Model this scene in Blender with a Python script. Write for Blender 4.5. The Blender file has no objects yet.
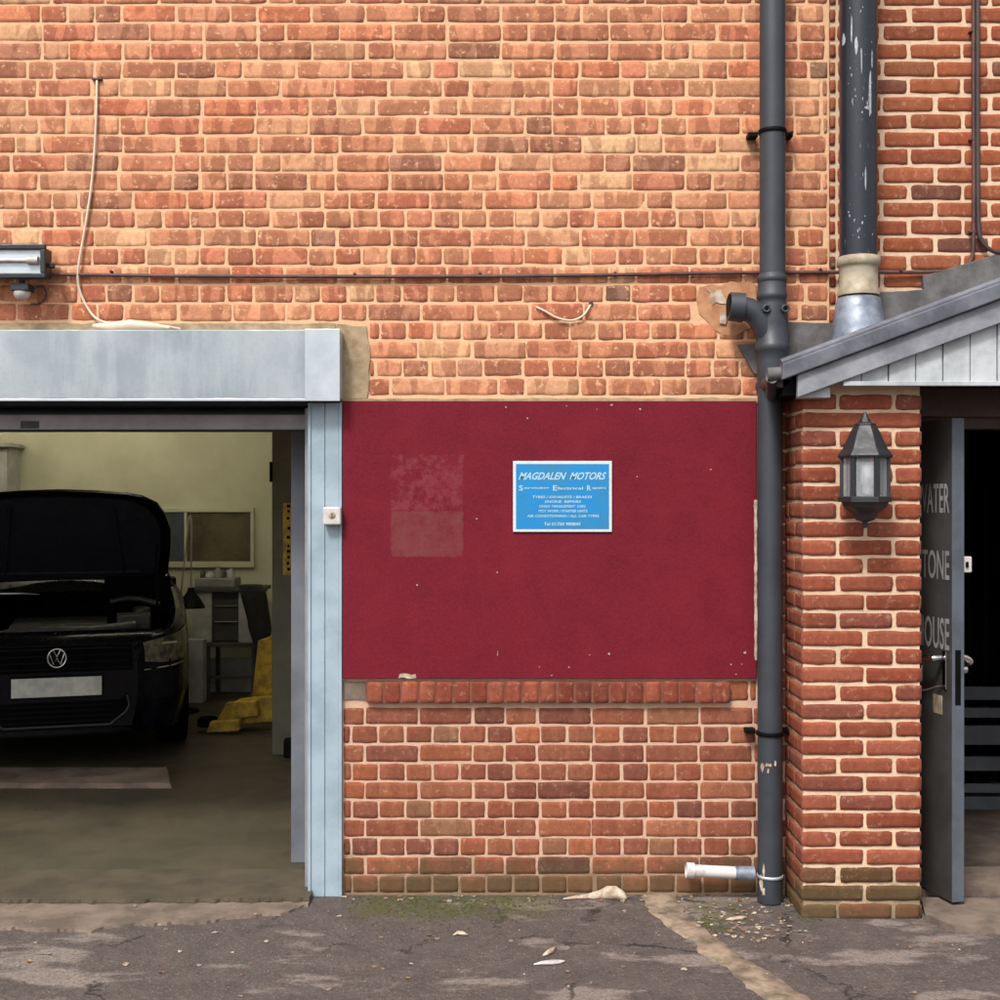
import bpy, bmesh, math, random
from mathutils import Vector, Matrix, noise
R = math.radians
random.seed(7)
S = bpy.context.scene
COL = S.collection
D = 5.0; CZ = 1.58
# ---------------------------------------------------------------- coordinates
def P(px, py, y=0.0):
    k = (D + y) / 1250.0
    return Vector(((px-500)*k, y, CZ + (500-py)*k))
def G(px, py, z=0.0):
    d = 1250*(CZ-z)/(py-500)
    return Vector(((px-500)*d/1250, d-D, z))
def lin(c):
    return tuple((v/255/12.92 if v <= 10 else ((v/255+.055)/1.055)**2.4) for v in c)
K = 0.72
def pc(r, g, b, k=K):
    l = lin((r, g, b)); return (l[0]*k, l[1]*k, l[2]*k, 1)
# ---------------------------------------------------------------- materials
def newmat(name):
    m = bpy.data.materials.new(name); m.use_nodes = True
    nt = m.node_tree; return m, nt, nt.nodes['Principled BSDF']
def N(nt, t, **kw):
    n = nt.nodes.new(t)
    for k, v in kw.items():
        if k in n.inputs: n.inputs[k].default_value = v
        else: setattr(n, k, v)
    return n
def noise_n(nt, scale, detail=4, rough=.6, vec=None):
    n = N(nt, 'ShaderNodeTexNoise'); n.inputs['Scale'].default_value = scale
    n.inputs['Detail'].default_value = detail; n.inputs['Roughness'].default_value = rough
    if vec is None:
        tc = N(nt, 'ShaderNodeNewGeometry'); vec = tc.outputs['Position']
    nt.links.new(vec, n.inputs['Vector']); return n
def ramp(nt, fac, a, b, ca=0., cb=1.):
    r = N(nt, 'ShaderNodeMapRange'); r.inputs[1].default_value = a; r.inputs[2].default_value = b
    r.inputs[3].default_value = ca; r.inputs[4].default_value = cb
    nt.links.new(fac, r.inputs[0]); return r.outputs[0]
def mix(nt, fac, a, b, mode='MIX'):
    m = N(nt, 'ShaderNodeMix'); m.data_type = 'RGBA'; m.blend_type = mode
    for s, v in ((0, fac), (6, a), (7, b)):
        if isinstance(v, (int, float)): m.inputs[s].default_value = v
        elif isinstance(v, tuple): m.inputs[s].default_value = v
        else: nt.links.new(v, m.inputs[s])
    return m.outputs[2]
def bump(nt, bsdf, h, strength=.3, dist=.002):
    b = N(nt, 'ShaderNodeBump'); b.inputs['Strength'].default_value = strength; b.inputs['Distance'].default_value = dist
    nt.links.new(h, b.inputs['Height']); nt.links.new(b.outputs[0], bsdf.inputs['Normal'])
def simple(name, col, rough=.6, metal=0., var=.25, scale=8., bs=.15, bscale=80., col2=None, spec=.5, lo=.4, hi=.62):
    """colour with real blotchy wear + fine bump"""
    m, nt, b = newmat(name)
    c2 = col2 or tuple(c*(1-var) for c in col[:3])+(1,)
    n = noise_n(nt, scale, 6, .65)
    c = mix(nt, ramp(nt, n.outputs[0], lo, hi), col, c2)
    nt.links.new(c, b.inputs['Base Color'])
    b.inputs['Metallic'].default_value = metal; b.inputs['Specular IOR Level'].default_value = spec
    nr = noise_n(nt, scale*3, 4)
    nt.links.new(ramp(nt, nr.outputs[0], .3, .7, max(.02, rough-.1), min(1, rough+.12)), b.inputs['Roughness'])
    if bs: bump(nt, b, noise_n(nt, bscale, 4).outputs[0], bs)
    return m
def foot_stain(nt, c):
    g_ = N(nt, 'ShaderNodeNewGeometry'); q = N(nt, 'ShaderNodeSeparateXYZ'); nt.links.new(g_.outputs['Position'], q.inputs[0])
    n_ = noise_n(nt, 9, 6, .7); a_ = N(nt, 'ShaderNodeMath', operation='MULTIPLY_ADD'); a_.inputs[1].default_value = -.42; nt.links.new(n_.outputs[0], a_.inputs[0]); nt.links.new(q.outputs[2], a_.inputs[2])
    return mix(nt, ramp(nt, a_.outputs[0], -.15, -.04, .68, 0), c, pc(98, 86, 58))
def brick_mat(name, mortar, smear=.5, band=.6):
    m, nt, b = newmat(name)
    at = N(nt, 'ShaderNodeAttribute', attribute_name='bcol'); rn = N(nt, 'ShaderNodeAttribute', attribute_name='brnd')
    pos = N(nt, 'ShaderNodeNewGeometry').outputs['Position']
    # per-brick shifted coordinates so that no two bricks share a pattern
    cb = N(nt, 'ShaderNodeCombineXYZ'); ml = N(nt, 'ShaderNodeMath', operation='MULTIPLY'); ml.inputs[1].default_value = 37.
    nt.links.new(rn.outputs['Fac'], ml.inputs[0]); nt.links.new(ml.outputs[0], cb.inputs[1]); nt.links.new(ml.outputs[0], cb.inputs[0])
    va = N(nt, 'ShaderNodeVectorMath', operation='ADD'); nt.links.new(pos, va.inputs[0]); nt.links.new(cb.outputs[0], va.inputs[1])
    sc = N(nt, 'ShaderNodeVectorMath', operation='MULTIPLY'); sc.inputs[1].default_value = (19, 19, 5.); nt.links.new(va.outputs[0], sc.inputs[0])
    bandn = noise_n(nt, 1., 1, .4, sc.outputs[0])
    c = mix(nt, ramp(nt, bandn.outputs[0], .5, .54, 0, band), mix(nt, 1., at.outputs['Color'], (.88, .86, .86, 1), 'MULTIPLY'), mix(nt, 1., at.outputs['Color'], (1.24, 1.32, 1.34, 1), 'MULTIPLY'))
    n2 = noise_n(nt, 2.6, 5, .7, None); n3 = noise_n(nt, 48, 6, .7, va.outputs[0]); n4 = noise_n(nt, 260, 3, .7)
    c = mix(nt, ramp(nt, n3.outputs[0], .35, .68), mix(nt, 1., c, (1.12, 1.12, 1.12, 1), 'MULTIPLY'), mix(nt, 1., c, (.78, .78, .78, 1), 'MULTIPLY'))
    c = mix(nt, ramp(nt, n2.outputs[0], .52, .72, 0, .25), c, mix(nt, 1., c, (.7, .68, .68, 1), 'MULTIPLY'))
    c = mix(nt, ramp(nt, n4.outputs[0], .5, .75, 0, .22), c, mix(nt, 1., c, (.4, .38, .36, 1), 'MULTIPLY'))
    n5 = noise_n(nt, 34, 6, .75)
    c = mix(nt, ramp(nt, n5.outputs[0], .56, .66, 0, smear), c, mortar)
    c = foot_stain(nt, c)
    nt.links.new(c, b.inputs['Base Color']); b.inputs['Roughness'].default_value = .92; b.inputs['Specular IOR Level'].default_value = .2
    ad = N(nt, 'ShaderNodeMath', operation='ADD'); nt.links.new(n3.outputs[0], ad.inputs[0]); nt.links.new(n4.outputs[0], ad.inputs[1])
    bump(nt, b, ad.outputs[0], .45, .003); return m
def mortar_mat(name, col):
    m, nt, b = newmat(name)
    n1 = noise_n(nt, 30, 6, .7); n2 = noise_n(nt, 3, 5, .7); n3 = noise_n(nt, 250, 3)
    c = mix(nt, ramp(nt, n1.outputs[0], .42, .7, 0, .7), col, tuple(v*.74 for v in col[:3])+(1,))
    c = mix(nt, ramp(nt, n2.outputs[0], .5, .72, 0, .5), c, tuple(v*.66 for v in col[:3])+(1,))
    c = mix(nt, ramp(nt, n3.outputs[0], .5, .8, 0, .4), c, tuple(v*.5 for v in col[:3])+(1,))
    c = foot_stain(nt, c)
    nt.links.new(c, b.inputs['Base Color']); b.inputs['Roughness'].default_value = .95; b.inputs['Specular IOR Level'].default_value = .15
    bump(nt, b, n1.outputs[0], .8, .006); return m
M = {}
MORT_U = pc(250, 200, 158, .8); MORT_L = pc(232, 190, 164, .76); MORT_P = pc(244, 210, 178, .8)
M['brick_u'] = brick_mat('brick_upper', MORT_U, .8, 1.); M['brick_l'] = brick_mat('brick_lower', MORT_L, .30, .35)
M['brick_r'] = brick_mat('brick_right', MORT_P, .22, .2)
M['mort_u'] = mortar_mat('mortar_upper', MORT_U); M['mort_l'] = mortar_mat('mortar_lower', MORT_L); M['mort_p'] = mortar_mat('mortar_pier', MORT_P)
m, nt, b = newmat('galvanised'); M['galv'] = m
g_ = N(nt, 'ShaderNodeNewGeometry'); v = N(nt, 'ShaderNodeVectorMath', operation='MULTIPLY'); v.inputs[1].default_value = (9, 9, 1.2); nt.links.new(g_.outputs['Position'], v.inputs[0])
g1 = noise_n(nt, 1, 6, .65, v.outputs[0]); g2 = noise_n(nt, 2.2, 4, .5); g3 = noise_n(nt, 60, 3, .6)
c = mix(nt, ramp(nt, g2.outputs[0], .35, .65), (.21, .26, .29, 1), (.38, .42, .45, 1)); c = mix(nt, ramp(nt, g1.outputs[0], .45, .7, 0, .5), c, (.50, .54, .56, 1)); c = mix(nt, ramp(nt, g3.outputs[0], .5, .8, 0, .3), c, (.2, .23, .25, 1))
nt.links.new(c, b.inputs['Base Color']); b.inputs['Metallic'].default_value = .4; nt.links.new(ramp(nt, g1.outputs[0], .3, .7, .35, .6), b.inputs['Roughness']); bump(nt, b, g2.outputs[0], .3, .02)
M['galv_b'] = simple('galvanised_bright', (.52, .57, .61, 1), .42, .5, scale=5, col2=(.42, .47, .51, 1), bs=.04)
M['post'] = simple('pale_blue_paint', pc(180, 199, 212), .55, scale=6, col2=pc(160, 180, 193), bs=.12)
M['nib'] = simple('lilac_paint', pc(134, 138, 148), .75, scale=1.6, col2=pc(100, 102, 112), bs=.1)
M['darkmetal'] = simple('dark_metal', (.03, .032, .038, 1), .5, .3, bs=.1)
M['rail'] = simple('rail_grey', (.30, .28, .28, 1), .6, .1, scale=6, bs=.08)
M['pipe'] = simple('grey_plastic', pc(64, 69, 77), .5, var=.22, scale=6, bs=.06)
M['black'] = simple('black_iron', (.016, .02, .034, 1), .32, var=.3, scale=9, bs=.12, lo=.4, hi=.6)
M['lead'] = simple('lead', pc(126, 128, 138), .6, .1, scale=7, col2=pc(92, 94, 104), bs=.25, bscale=30)
M['leadlight'] = simple('lead_bright', pc(176, 186, 200), .45, .4, scale=9, col2=pc(115, 124, 138), bs=.2, bscale=30)
M['slate'] = simple('flashing_dark', pc(120, 118, 118), .75, scale=10, col2=pc(88, 84, 84), bs=.3, bscale=30)
M['cream'] = simple('cream_plastic', pc(205, 192, 168), .5, scale=12, col2=pc(165, 150, 125), bs=.05)
M['white'] = simple('white_plastic', pc(232, 224, 222), .45, scale=14, col2=pc(190, 178, 172), bs=.05, lo=.5, hi=.7)
M['conduit'] = simple('brown_conduit', pc(112, 74, 66), .6, scale=14, col2=pc(80, 52, 48), bs=.1)
M['conduit_d'] = simple('dark_conduit', pc(78, 62, 62), .55, scale=14, bs=.1)
M['cement'] = simple('cement', pc(196, 172, 140), .95, scale=14, col2=pc(160, 136, 104), bs=.6, bscale=60)
M['dirt'] = simple('damp_base_mortar', pc(112, 92, 76), .95, scale=14, col2=pc(84, 72, 54), bs=.7, bscale=60)
M['warmcem'] = simple('warm_mortar', pc(214, 158, 116), .95, scale=18, col2=pc(186, 128, 92), bs=.6, bscale=60)
M['stone'] = simple('kerb_concrete', pc(142, 124, 110), .95, scale=7, col2=pc(108, 94, 84), bs=.7, bscale=50)
M['stone2'] = simple('threshold_concrete', pc(92, 80, 62), .9, scale=5, col2=pc(72, 62, 47), bs=.6, bscale=50)
M['strip'] = simple('pale_concrete', pc(176, 154, 132), .95, scale=12, col2=pc(112, 98, 82), bs=.8, bscale=60)
M['glassdark'] = simple('dark_glass', (.012, .013, .016, 1), .06, bs=0, spec=.8)
M['chrome'] = simple('chrome', (.7, .7, .72, 1), .15, 1., bs=0)
M['rubber'] = simple('rubber', (.0028, .0028, .003, 1), .8, bs=.3, spec=.04)
M['woodgrey'] = simple('weathered_wood', pc(168, 170, 178), .8, scale=5, col2=pc(128, 130, 138), bs=.3, bscale=60)
M['woodwhite'] = simple('white_weathered_boards', pc(212, 216, 220), .75, scale=10, col2=pc(182, 187, 190), bs=.3, bscale=60)
M['debris'] = simple('plaster_scrap', pc(226, 208, 186), .9, scale=30, col2=pc(170, 146, 122), bs=.3)
M['yellow'] = simple('yellow_paint', (.62, .40, .02, 1), .5, scale=14, col2=(.28, .17, .02, 1), bs=.1)
M['blackpaint'] = simple('car_paint', (.003, .003, .006, 1), .2, bs=.0, spec=.16)
M['trim'] = simple('black_trim', (.004, .004, .0048, 1), .55, bs=.2, spec=.09)
# burgundy panel with the ghost of a removed notice
m, nt, b = newmat('burgundy_paint'); M['panel'] = m
base = pc(136, 30, 50, .60); n = noise_n(nt, 5, 6, .7)
c = mix(nt, ramp(nt, n.outputs[0], .35, .7), base, pc(116, 20, 40, .60))
n8 = noise_n(nt, 160, 3, .7); c = mix(nt, ramp(nt, n8.outputs[0], .35, .7, 0, .45), c, pc(162, 50, 64, .62))
pos = N(nt, 'ShaderNodeNewGeometry').outputs['Position']; sx = N(nt, 'ShaderNodeSeparateXYZ'); nt.links.new(pos, sx.inputs[0])
def band(o, a, b_, soft=.006):
    w = noise_n(nt, 45, 4).outputs[0]
    a1 = N(nt, 'ShaderNodeMath', operation='MULTIPLY_ADD'); a1.inputs[1].default_value = .03; nt.links.new(w, a1.inputs[0]); nt.links.new(o, a1.inputs[2])
    u = ramp(nt, a1.outputs[0], a+.015, a+.015+soft); v = ramp(nt, a1.outputs[0], b_+.015, b_+.015+soft, 1, 0)
    q = N(nt, 'ShaderNodeMath', operation='MULTIPLY'); nt.links.new(u, q.inputs[0]); nt.links.new(v, q.inputs[1]); return q.outputs[0]
def mul(a, b_):
    q = N(nt, 'ShaderNodeMath', operation='MULTIPLY'); nt.links.new(a, q.inputs[0])
    if isinstance(b_, float): q.inputs[1].default_value = b_
    else: nt.links.new(b_, q.inputs[1])
    return q.outputs[0]
xb = band(sx.outputs[0], (391-500)/250, (462-500)/250)
lo_ = mul(xb, band(sx.outputs[2], (895-557)/250, (895-512)/250)); hi_ = mul(xb, band(sx.outputs[2], (895-511)/250, (895-456)/250))
n9 = noise_n(nt, 22, 5, .7)
c = mix(nt, mul(lo_, ramp(nt, n9.outputs[0], .34, .62, .25, .85)), c, pc(142, 74, 74, .62))
c = mix(nt, mul(hi_, ramp(nt, n9.outputs[0], .46, .58, .0, .6)), c, pc(156, 72, 84, .62))
nt.links.new(c, b.inputs['Base Color']); b.inputs['Roughness'].default_value = .8; b.inputs['Specular IOR Level'].default_value = .18
bump(nt, b, n8.outputs[0], .3)
# ground
m, nt, b = newmat('asphalt'); M['asphalt'] = m
pos = N(nt, 'ShaderNodeNewGeometry').outputs['Position']
st = N(nt, 'ShaderNodeVectorMath', operation='MULTIPLY'); st.inputs[1].default_value = (1, 2.2, 1); nt.links.new(pos, st.inputs[0])
a1 = noise_n(nt, 1.7, 8, .62, st.outputs[0]); a2 = noise_n(nt, 70, 4, .75); a3 = noise_n(nt, 9, 6, .7); a4 = noise_n(nt, 300, 2, .7)
c = mix(nt, ramp(nt, a3.outputs[0], .35, .7), pc(98, 87, 83), pc(122, 110, 104))
c = mix(nt, ramp(nt, a1.outputs[0], .545, .60, 0, .85), c, pc(168, 154, 145))
c = mix(nt, ramp(nt, a2.outputs[0], .42, .7, 0, .55), c, pc(64, 56, 54))
c = mix(nt, ramp(nt, a4.outputs[0], .6, .75, 0, .5), c, pc(175, 160, 148))
vo = N(nt, 'ShaderNodeTexVoronoi'); vo.inputs['Scale'].default_value = 95; nt.links.new(pos, vo.inputs['Vector'])
sp_ = N(nt, 'ShaderNodeSeparateColor'); nt.links.new(vo.outputs['Color'], sp_.inputs[0])
q1 = ramp(nt, vo.outputs['Distance'], .30, .42, 1, 0)
c = mix(nt, mul(q1, ramp(nt, sp_.outputs[0], .62, .95, 0, .55)), c, pc(168, 152, 140))
c = mix(nt, mul(q1, ramp(nt, sp_.outputs[1], .70, .95, 0, .6)), c, pc(52, 46, 46))
wn = noise_n(nt, 5, 5, .7); wa = N(nt, 'ShaderNodeVectorMath', operation='MULTIPLY_ADD'); wa.inputs[1].default_value = (.35, .35, 0); nt.links.new(wn.outputs['Color'], wa.inputs[0]); nt.links.new(pos, wa.inputs[2])
vc = N(nt, 'ShaderNodeTexVoronoi'); vc.feature = 'DISTANCE_TO_EDGE'; vc.inputs['Scale'].default_value = 1.3; nt.links.new(wa.outputs[0], vc.inputs['Vector'])
cn = noise_n(nt, 2.3, 4, .6)
crk = mul(ramp(nt, vc.outputs['Distance'], .006, .016, 1, 0), ramp(nt, cn.outputs[0], .48, .56, 0, .8))
c = mix(nt, crk, c, pc(42, 37, 35))
# moss growing in front of the wall
sx = N(nt, 'ShaderNodeSeparateXYZ'); nt.links.new(pos, sx.inputs[0])
mm = mul(band(sx.outputs[0], -.62, .12, .12), band(sx.outputs[1], -.30, .05, .07))
am = noise_n(nt, 7, 6, .75)
c = mix(nt, mul(mm, ramp(nt, am.outputs[0], .38, .58, 0, .9)), c, pc(96, 92, 48))
m2 = mul(band(sx.outputs[0], .70, .92, .06), band(sx.outputs[1], -.38, -.1, .05))
c = mix(nt, mul(m2, ramp(nt, am.outputs[0], .40, .62, 0, .8)), c, pc(100, 96, 58))
nt.links.new(c, b.inputs['Base Color']); b.inputs['Roughness'].default_value = .85; b.inputs['Specular IOR Level'].default_value = .3
ad = N(nt, 'ShaderNodeMath', operation='ADD'); nt.links.new(a2.outputs[0], ad.inputs[0]); nt.links.new(a3.outputs[0], ad.inputs[1])
bump(nt, b, ad.outputs[0], .8, .012)
M['gfloor'] = simple('garage_concrete', (.066, .052, .032, 1), .55, scale=2.2, col2=(.042, .034, .021, 1), bs=.25, bscale=40)
M['gwall'] = simple('garage_cream_paint', (.58, .57, .42, 1), .85, scale=2, col2=(.50, .49, .35, 1), bs=.1)
M['gwhite'] = simple('grey_white_board', (.45, .45, .43, 1), .7, bs=.05)

# ---------------------------------------------------------------- mesh builder
class MB:
    def __init__(s): s.v = []; s.f = []; s.mi = []; s.c = []; s.r = []; s.mats = []; s.sm = []
    def mat(s, m):
        if m not in s.mats: s.mats.append(m)
        return s.mats.index(m)
    def add(s, vs, fs, m, col=(1, 1, 1, 1), rnd=0., smooth=False):
        o = len(s.v); s.v += [tuple(v) for v in vs]; k = s.mat(m)
        s.f += [tuple(o+i for i in f) for f in fs]; s.mi += [k]*len(fs); s.sm += [smooth]*len(fs)
        s.c += [col]*len(vs); s.r += [rnd]*len(vs)
    def box(s, a, b, m, rot=None, piv=None):
        x0, y0, z0 = (min(a[i], b[i]) for i in range(3)); x1, y1, z1 = (max(a[i], b[i]) for i in range(3))
        vs = [Vector(p) for p in ((x0, y0, z0), (x1, y0, z0), (x1, y1, z0), (x0, y1, z0), (x0, y0, z1), (x1, y0, z1), (x1, y1, z1), (x0, y1, z1))]
        if rot is not None:
            c = Vector(piv) if piv is not None else Vector(((x0+x1)/2, (y0+y1)/2, (z0+z1)/2)); vs = [c+rot@(v-c) for v in vs]
        s.add(vs, [(0, 3, 2, 1), (4, 5, 6, 7), (0, 1, 5, 4), (1, 2, 6, 5), (2, 3, 7, 6), (3, 0, 4, 7)], m)
    def prism(s, pts, y0, y1, m):
        """outline in (x,z) extruded in y"""
        n = len(pts); area = sum(pts[i][0]*pts[(i+1) % n][1]-pts[(i+1) % n][0]*pts[i][1] for i in range(n))
        if area < 0: pts = pts[::-1]
        vs = [(p[0], y0, p[1]) for p in pts]+[(p[0], y1, p[1]) for p in pts]
        s.add(vs, [tuple(range(n)), tuple(range(2*n-1, n-1, -1))]+[((i+1) % n, i, n+i, n+(i+1) % n) for i in range(n)], m)
    def tube(s, pts, r, m, n=16, caps=True, smoothpath=0):
        pts = [Vector(p) for p in pts]
        for _ in range(smoothpath):
            q = [pts[0]]
            for i in range(len(pts)-1): q += [pts[i]*.75+pts[i+1]*.25, pts[i]*.25+pts[i+1]*.75]
            pts = q+[pts[-1]]
        rs = r if isinstance(r, (list, tuple)) else [r]*len(pts)
        t0 = (pts[1]-pts[0]).normalized(); up = Vector((0, 0, 1)) if abs(t0.z) < .9 else Vector((0, 1, 0))
        vs = []; a = t0.cross(up).normalized()
        for i, p in enumerate(pts):
            t = (pts[min(i+1, len(pts)-1)]-pts[max(i-1, 0)]).normalized()
            a = (a-t*a.dot(t)).normalized(); bb = t.cross(a)
            for k in range(n):
                an = 2*math.pi*k/n; vs.append(p+(a*math.cos(an)+bb*math.sin(an))*rs[i])
        fs = [(i*n+k, i*n+(k+1) % n, (i+1)*n+(k+1) % n, (i+1)*n+k) for i in range(len(pts)-1) for k in range(n)]
        s.add(vs, fs, m, smooth=True)
        if caps:
            L = len(pts)-1
            s.add(vs[:n], [tuple(range(n-1, -1, -1))], m); s.add(vs[L*n:], [tuple(range(n))], m)
    def lathe(s, prof, c, m, n=24, axis='z', phase=0., smooth=True, cap=True):
        """prof: (radius, height)"""
        c = Vector(c); vs = []
        for r, h in prof:
            for k in range(n):
                an = 2*math.pi*k/n+phase; x, y = r*math.cos(an), r*math.sin(an)
                vs.append(c+(Vector((x, y, h)) if axis == 'z' else Vector((x, -h, y)) if axis == 'y' else Vector((h, x, y))))
        L = len(prof)
        fs = [(i*n+k, i*n+(k+1) % n, (i+1)*n+(k+1) % n, (i+1)*n+k) for i in range(L-1) for k in range(n)]
        s.add(vs, fs, m, smooth=smooth)
        if cap: s.add(vs[:n], [tuple(range(n-1, -1, -1))], m); s.add(vs[-n:], [tuple(range(n))], m)
    def build(s, name, parent=None, bevel=0., seg=2, fix=True):
        me = bpy.data.meshes.new(name); me.from_pydata(s.v, [], s.f)
        for m in s.mats: me.materials.append(m)
        me.polygons.foreach_set('material_index', s.mi); me.polygons.foreach_set('use_smooth', s.sm)
        if any(x != 0 for x in s.r) :
            a = me.attributes.new('bcol', 'FLOAT_COLOR', 'POINT'); a.data.foreach_set('color', [x for c in s.c for x in c])
            a = me.attributes.new('brnd', 'FLOAT', 'POINT'); a.data.foreach_set('value', s.r)
        if fix:
            bm = bmesh.new(); bm.from_mesh(me); bmesh.ops.recalc_face_normals(bm, faces=bm.faces); bm.to_mesh(me); bm.free()
        o = bpy.data.objects.new(name, me); COL.objects.link(o)
        if parent: o.parent = parent; o.matrix_parent_inverse = Matrix.Translation(parent.location).inverted() if not parent.get('_local') else Matrix()
        if bevel:
            b = o.modifiers.new('bevel', 'BEVEL'); b.width = bevel; b.segments = seg; b.limit_method = 'ANGLE'; b.angle_limit = R(40)
        return o
def tag(o, label=None, cat=None, group=None, kind=None):
    if label: o['label'] = label
    if cat: o['category'] = cat
    if group: o['group'] = group
    if kind: o['kind'] = kind
    return o
def thing(name, label, cat, loc=(0, 0, 0), group=None):
    o = bpy.data.objects.new(name, None); o.empty_display_size = .1; COL.objects.link(o); o.location = loc
    return tag(o, label, cat, group)
def text_into(mb, s, m, cx, cz, w, h, y, depth=.0008, shear=0., off=0., xf=None):
    cu = bpy.data.curves.new('t', 'FONT'); cu.body = s; cu.size = 1; cu.shear = shear; cu.offset = off; cu.resolution_u = 3
    o = bpy.data.objects.new('t', cu); COL.objects.link(o)
    dg = bpy.context.evaluated_depsgraph_get(); me = bpy.data.meshes.new_from_object(o.evaluated_get(dg))
    xs = [v.co.x for v in me.vertices]; ys = [v.co.y for v in me.vertices]
    x0, x1, y0, y1 = min(xs), max(xs), min(ys), max(ys)
    vs = []
    for v in me.vertices:
        p = Vector((cx-w/2+(v.co.x-x0)/(x1-x0)*w, y, cz-h/2+(v.co.y-y0)/(y1-y0)*h)); vs.append(xf(p) if xf else p)
    mb.add(vs, [tuple(p.vertices) for p in me.polygons], m)
    bpy.data.objects.remove(o); bpy.data.meshes.remove(me); bpy.data.curves.remove(cu)

# ---------------------------------------------------------------- bricks
def brick(mb, m, o, ux, nrm, a0, a1, z0, z1, col, rough=1., proud=.0016, rc=.007):
    """one brick face: o + ux*a, vertical z, pushed out along nrm; worn arrises and softened corners"""
    w, h = a1-a0, z1-z0
    if w < .012: return
    e = .0022
    us = [0, e, .018]+[.018+(w-.036)*k/4 for k in (1, 2, 3)]+[w-.018, w-e, w] if w > .06 else [0, e, w/2, w-e, w]
    vs_ = [0, e, .016, h/2, h-.016, h-e, h]
    dp = {0: -.004}; rnd = random.random()*10+.1; vv = []
    sx, sz = random.uniform(-.0025, .0025)*rough, random.uniform(-.002, .002)*rough
    til = random.uniform(-.0008, .0008)*rough; pr = proud+random.uniform(-.0006, .0012)*rough
    nu, nv = len(us), len(vs_)
    for j, q in enumerate(vs_):
        for i, p in enumerate(us):
            eu = min(i, nu-1-i); ev = min(j, nv-1-j); k = min(eu, ev)
            d = -.0016 if k == 0 else (pr*.9 if k == 1 else pr)
            x, z = p, q
            if eu <= 1 and ev <= 1:                       # corners pulled in
                t = rc*(.8 if k == 0 else .45)*rough
                x += t*.5 if i < nu/2 else -t*.5; z += t*.5 if j < nv/2 else -t*.5
            nz = noise.noise(Vector(((a0+p)*28+rnd, rnd, (z0+q)*28)))+.7*noise.noise(Vector(((a0+p)*70+rnd, rnd, (z0+q)*70)))
            if k <= 1: x += nz*.0028*rough; z += (noise.noise(Vector(((a0+p)*22, rnd*3, (z0+q)*30)))*.0034+noise.noise(Vector(((a0+p)*90, rnd*3, q*90)))*.002)*rough
            d += nz*.0007*rough + til*(p/w-.5)*2
            pt = o+ux*(a0+x+sx); vv.append((pt.x+nrm.x*d, pt.y+nrm.y*d, o.z+z0+z+sz))
    fs = [(j*nu+i, j*nu+i+1, (j+1)*nu+i+1, (j+1)*nu+i) for j in range(nv-1) for i in range(nu-1)]
    mb.add(vv, fs, m, col, rnd, True)
def vary(c, a=.09):
    k = random.uniform(1-a*1.3, 1+a); h = random.uniform(-.04, .04); return (c[0]*k*(1-h*.5), c[1]*k*(1+h), c[2]*k*(1+h*1.4), 1)
UP = [(pc(202, 128, 95), 26), (pc(212, 142, 106), 24), (pc(198, 114, 86), 18), (pc(186, 114, 86), 15), (pc(220, 156, 117), 15), (pc(232, 178, 134), 5), (pc(164, 106, 84), 8), (pc(214, 122, 86), 9), (pc(204, 116, 90), 8), (pc(112, 86, 74), 1.0)]
UM = pc(208, 146, 112)
UP = [(tuple(a*.70+b_*.32 for a, b_ in zip(c, UM)), w) for c, w in UP]
LO = [(pc(166, 100, 76), 25), (pc(174, 108, 80), 20), (pc(158, 94, 72), 18), (pc(148, 90, 72), 12), (pc(178, 106, 76), 10), (pc(138, 86, 70), 5), (pc(164, 112, 84), 6)]
RT = [(pc(176, 100, 68), 26), (pc(184, 108, 76), 22), (pc(164, 92, 66), 18), (pc(170, 108, 76), 10), (pc(136, 86, 70), 6), (pc(178, 94, 66), 10)]
PI_ = [(pc(166, 90, 66), 26), (pc(174, 98, 74), 22), (pc(158, 84, 62), 18), (pc(150, 86, 70), 10), (pc(170, 94, 70), 10)]
BS = [(pc(130, 84, 68), 10), (pc(118, 78, 64), 8), (pc(140, 92, 70), 6)]
def pick(p): return vary(random.choices([c for c, _ in p], [w for _, w in p])[0])
def row(mb, m, pal, pyc, x0, x1, kind, phase, h=17.0, gap=1.7, mixp=.0, o=None, ux=Vector((1, 0, 0)), nrm=Vector((0, -1, 0)), closer=None, rough=1., proud=.0016, skip=()):
    """x in photo pixels at the wall plane (250 px per metre)"""
    o = o or Vector((0, 0, 0)); st = 54.0 if kind == 's' else 27.0
    x = phase - math.ceil((phase-x0)/st)*st
    while x < x1:
        w = st
        if mixp and random.random() < mixp: w = 27.0 if kind == 's' else random.choice((54.0, 40.))
        if closer and kind == 's' and x <= closer < x+st-1: w = 32.
        jg = random.uniform(-1, 1)*rough*.5
        a, b = max(x+gap/2+jg, x0+.6), min(x+w-gap/2+jg, x1-.6)
        if b-a > 4 and not any(sx0 < (a+b)/2 < sx1 and sy0 < pyc < sy1 for sx0, sy0, sx1, sy1 in skip):
            hh = h+random.uniform(-.5, .5)*rough
            brick(mb, m, o, ux, nrm, (a-500)/250, (b-500)/250, (895-pyc-hh/2)/250, (895-pyc+hh/2)/250, pick(pal), rough, proud)
        x += w
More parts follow.
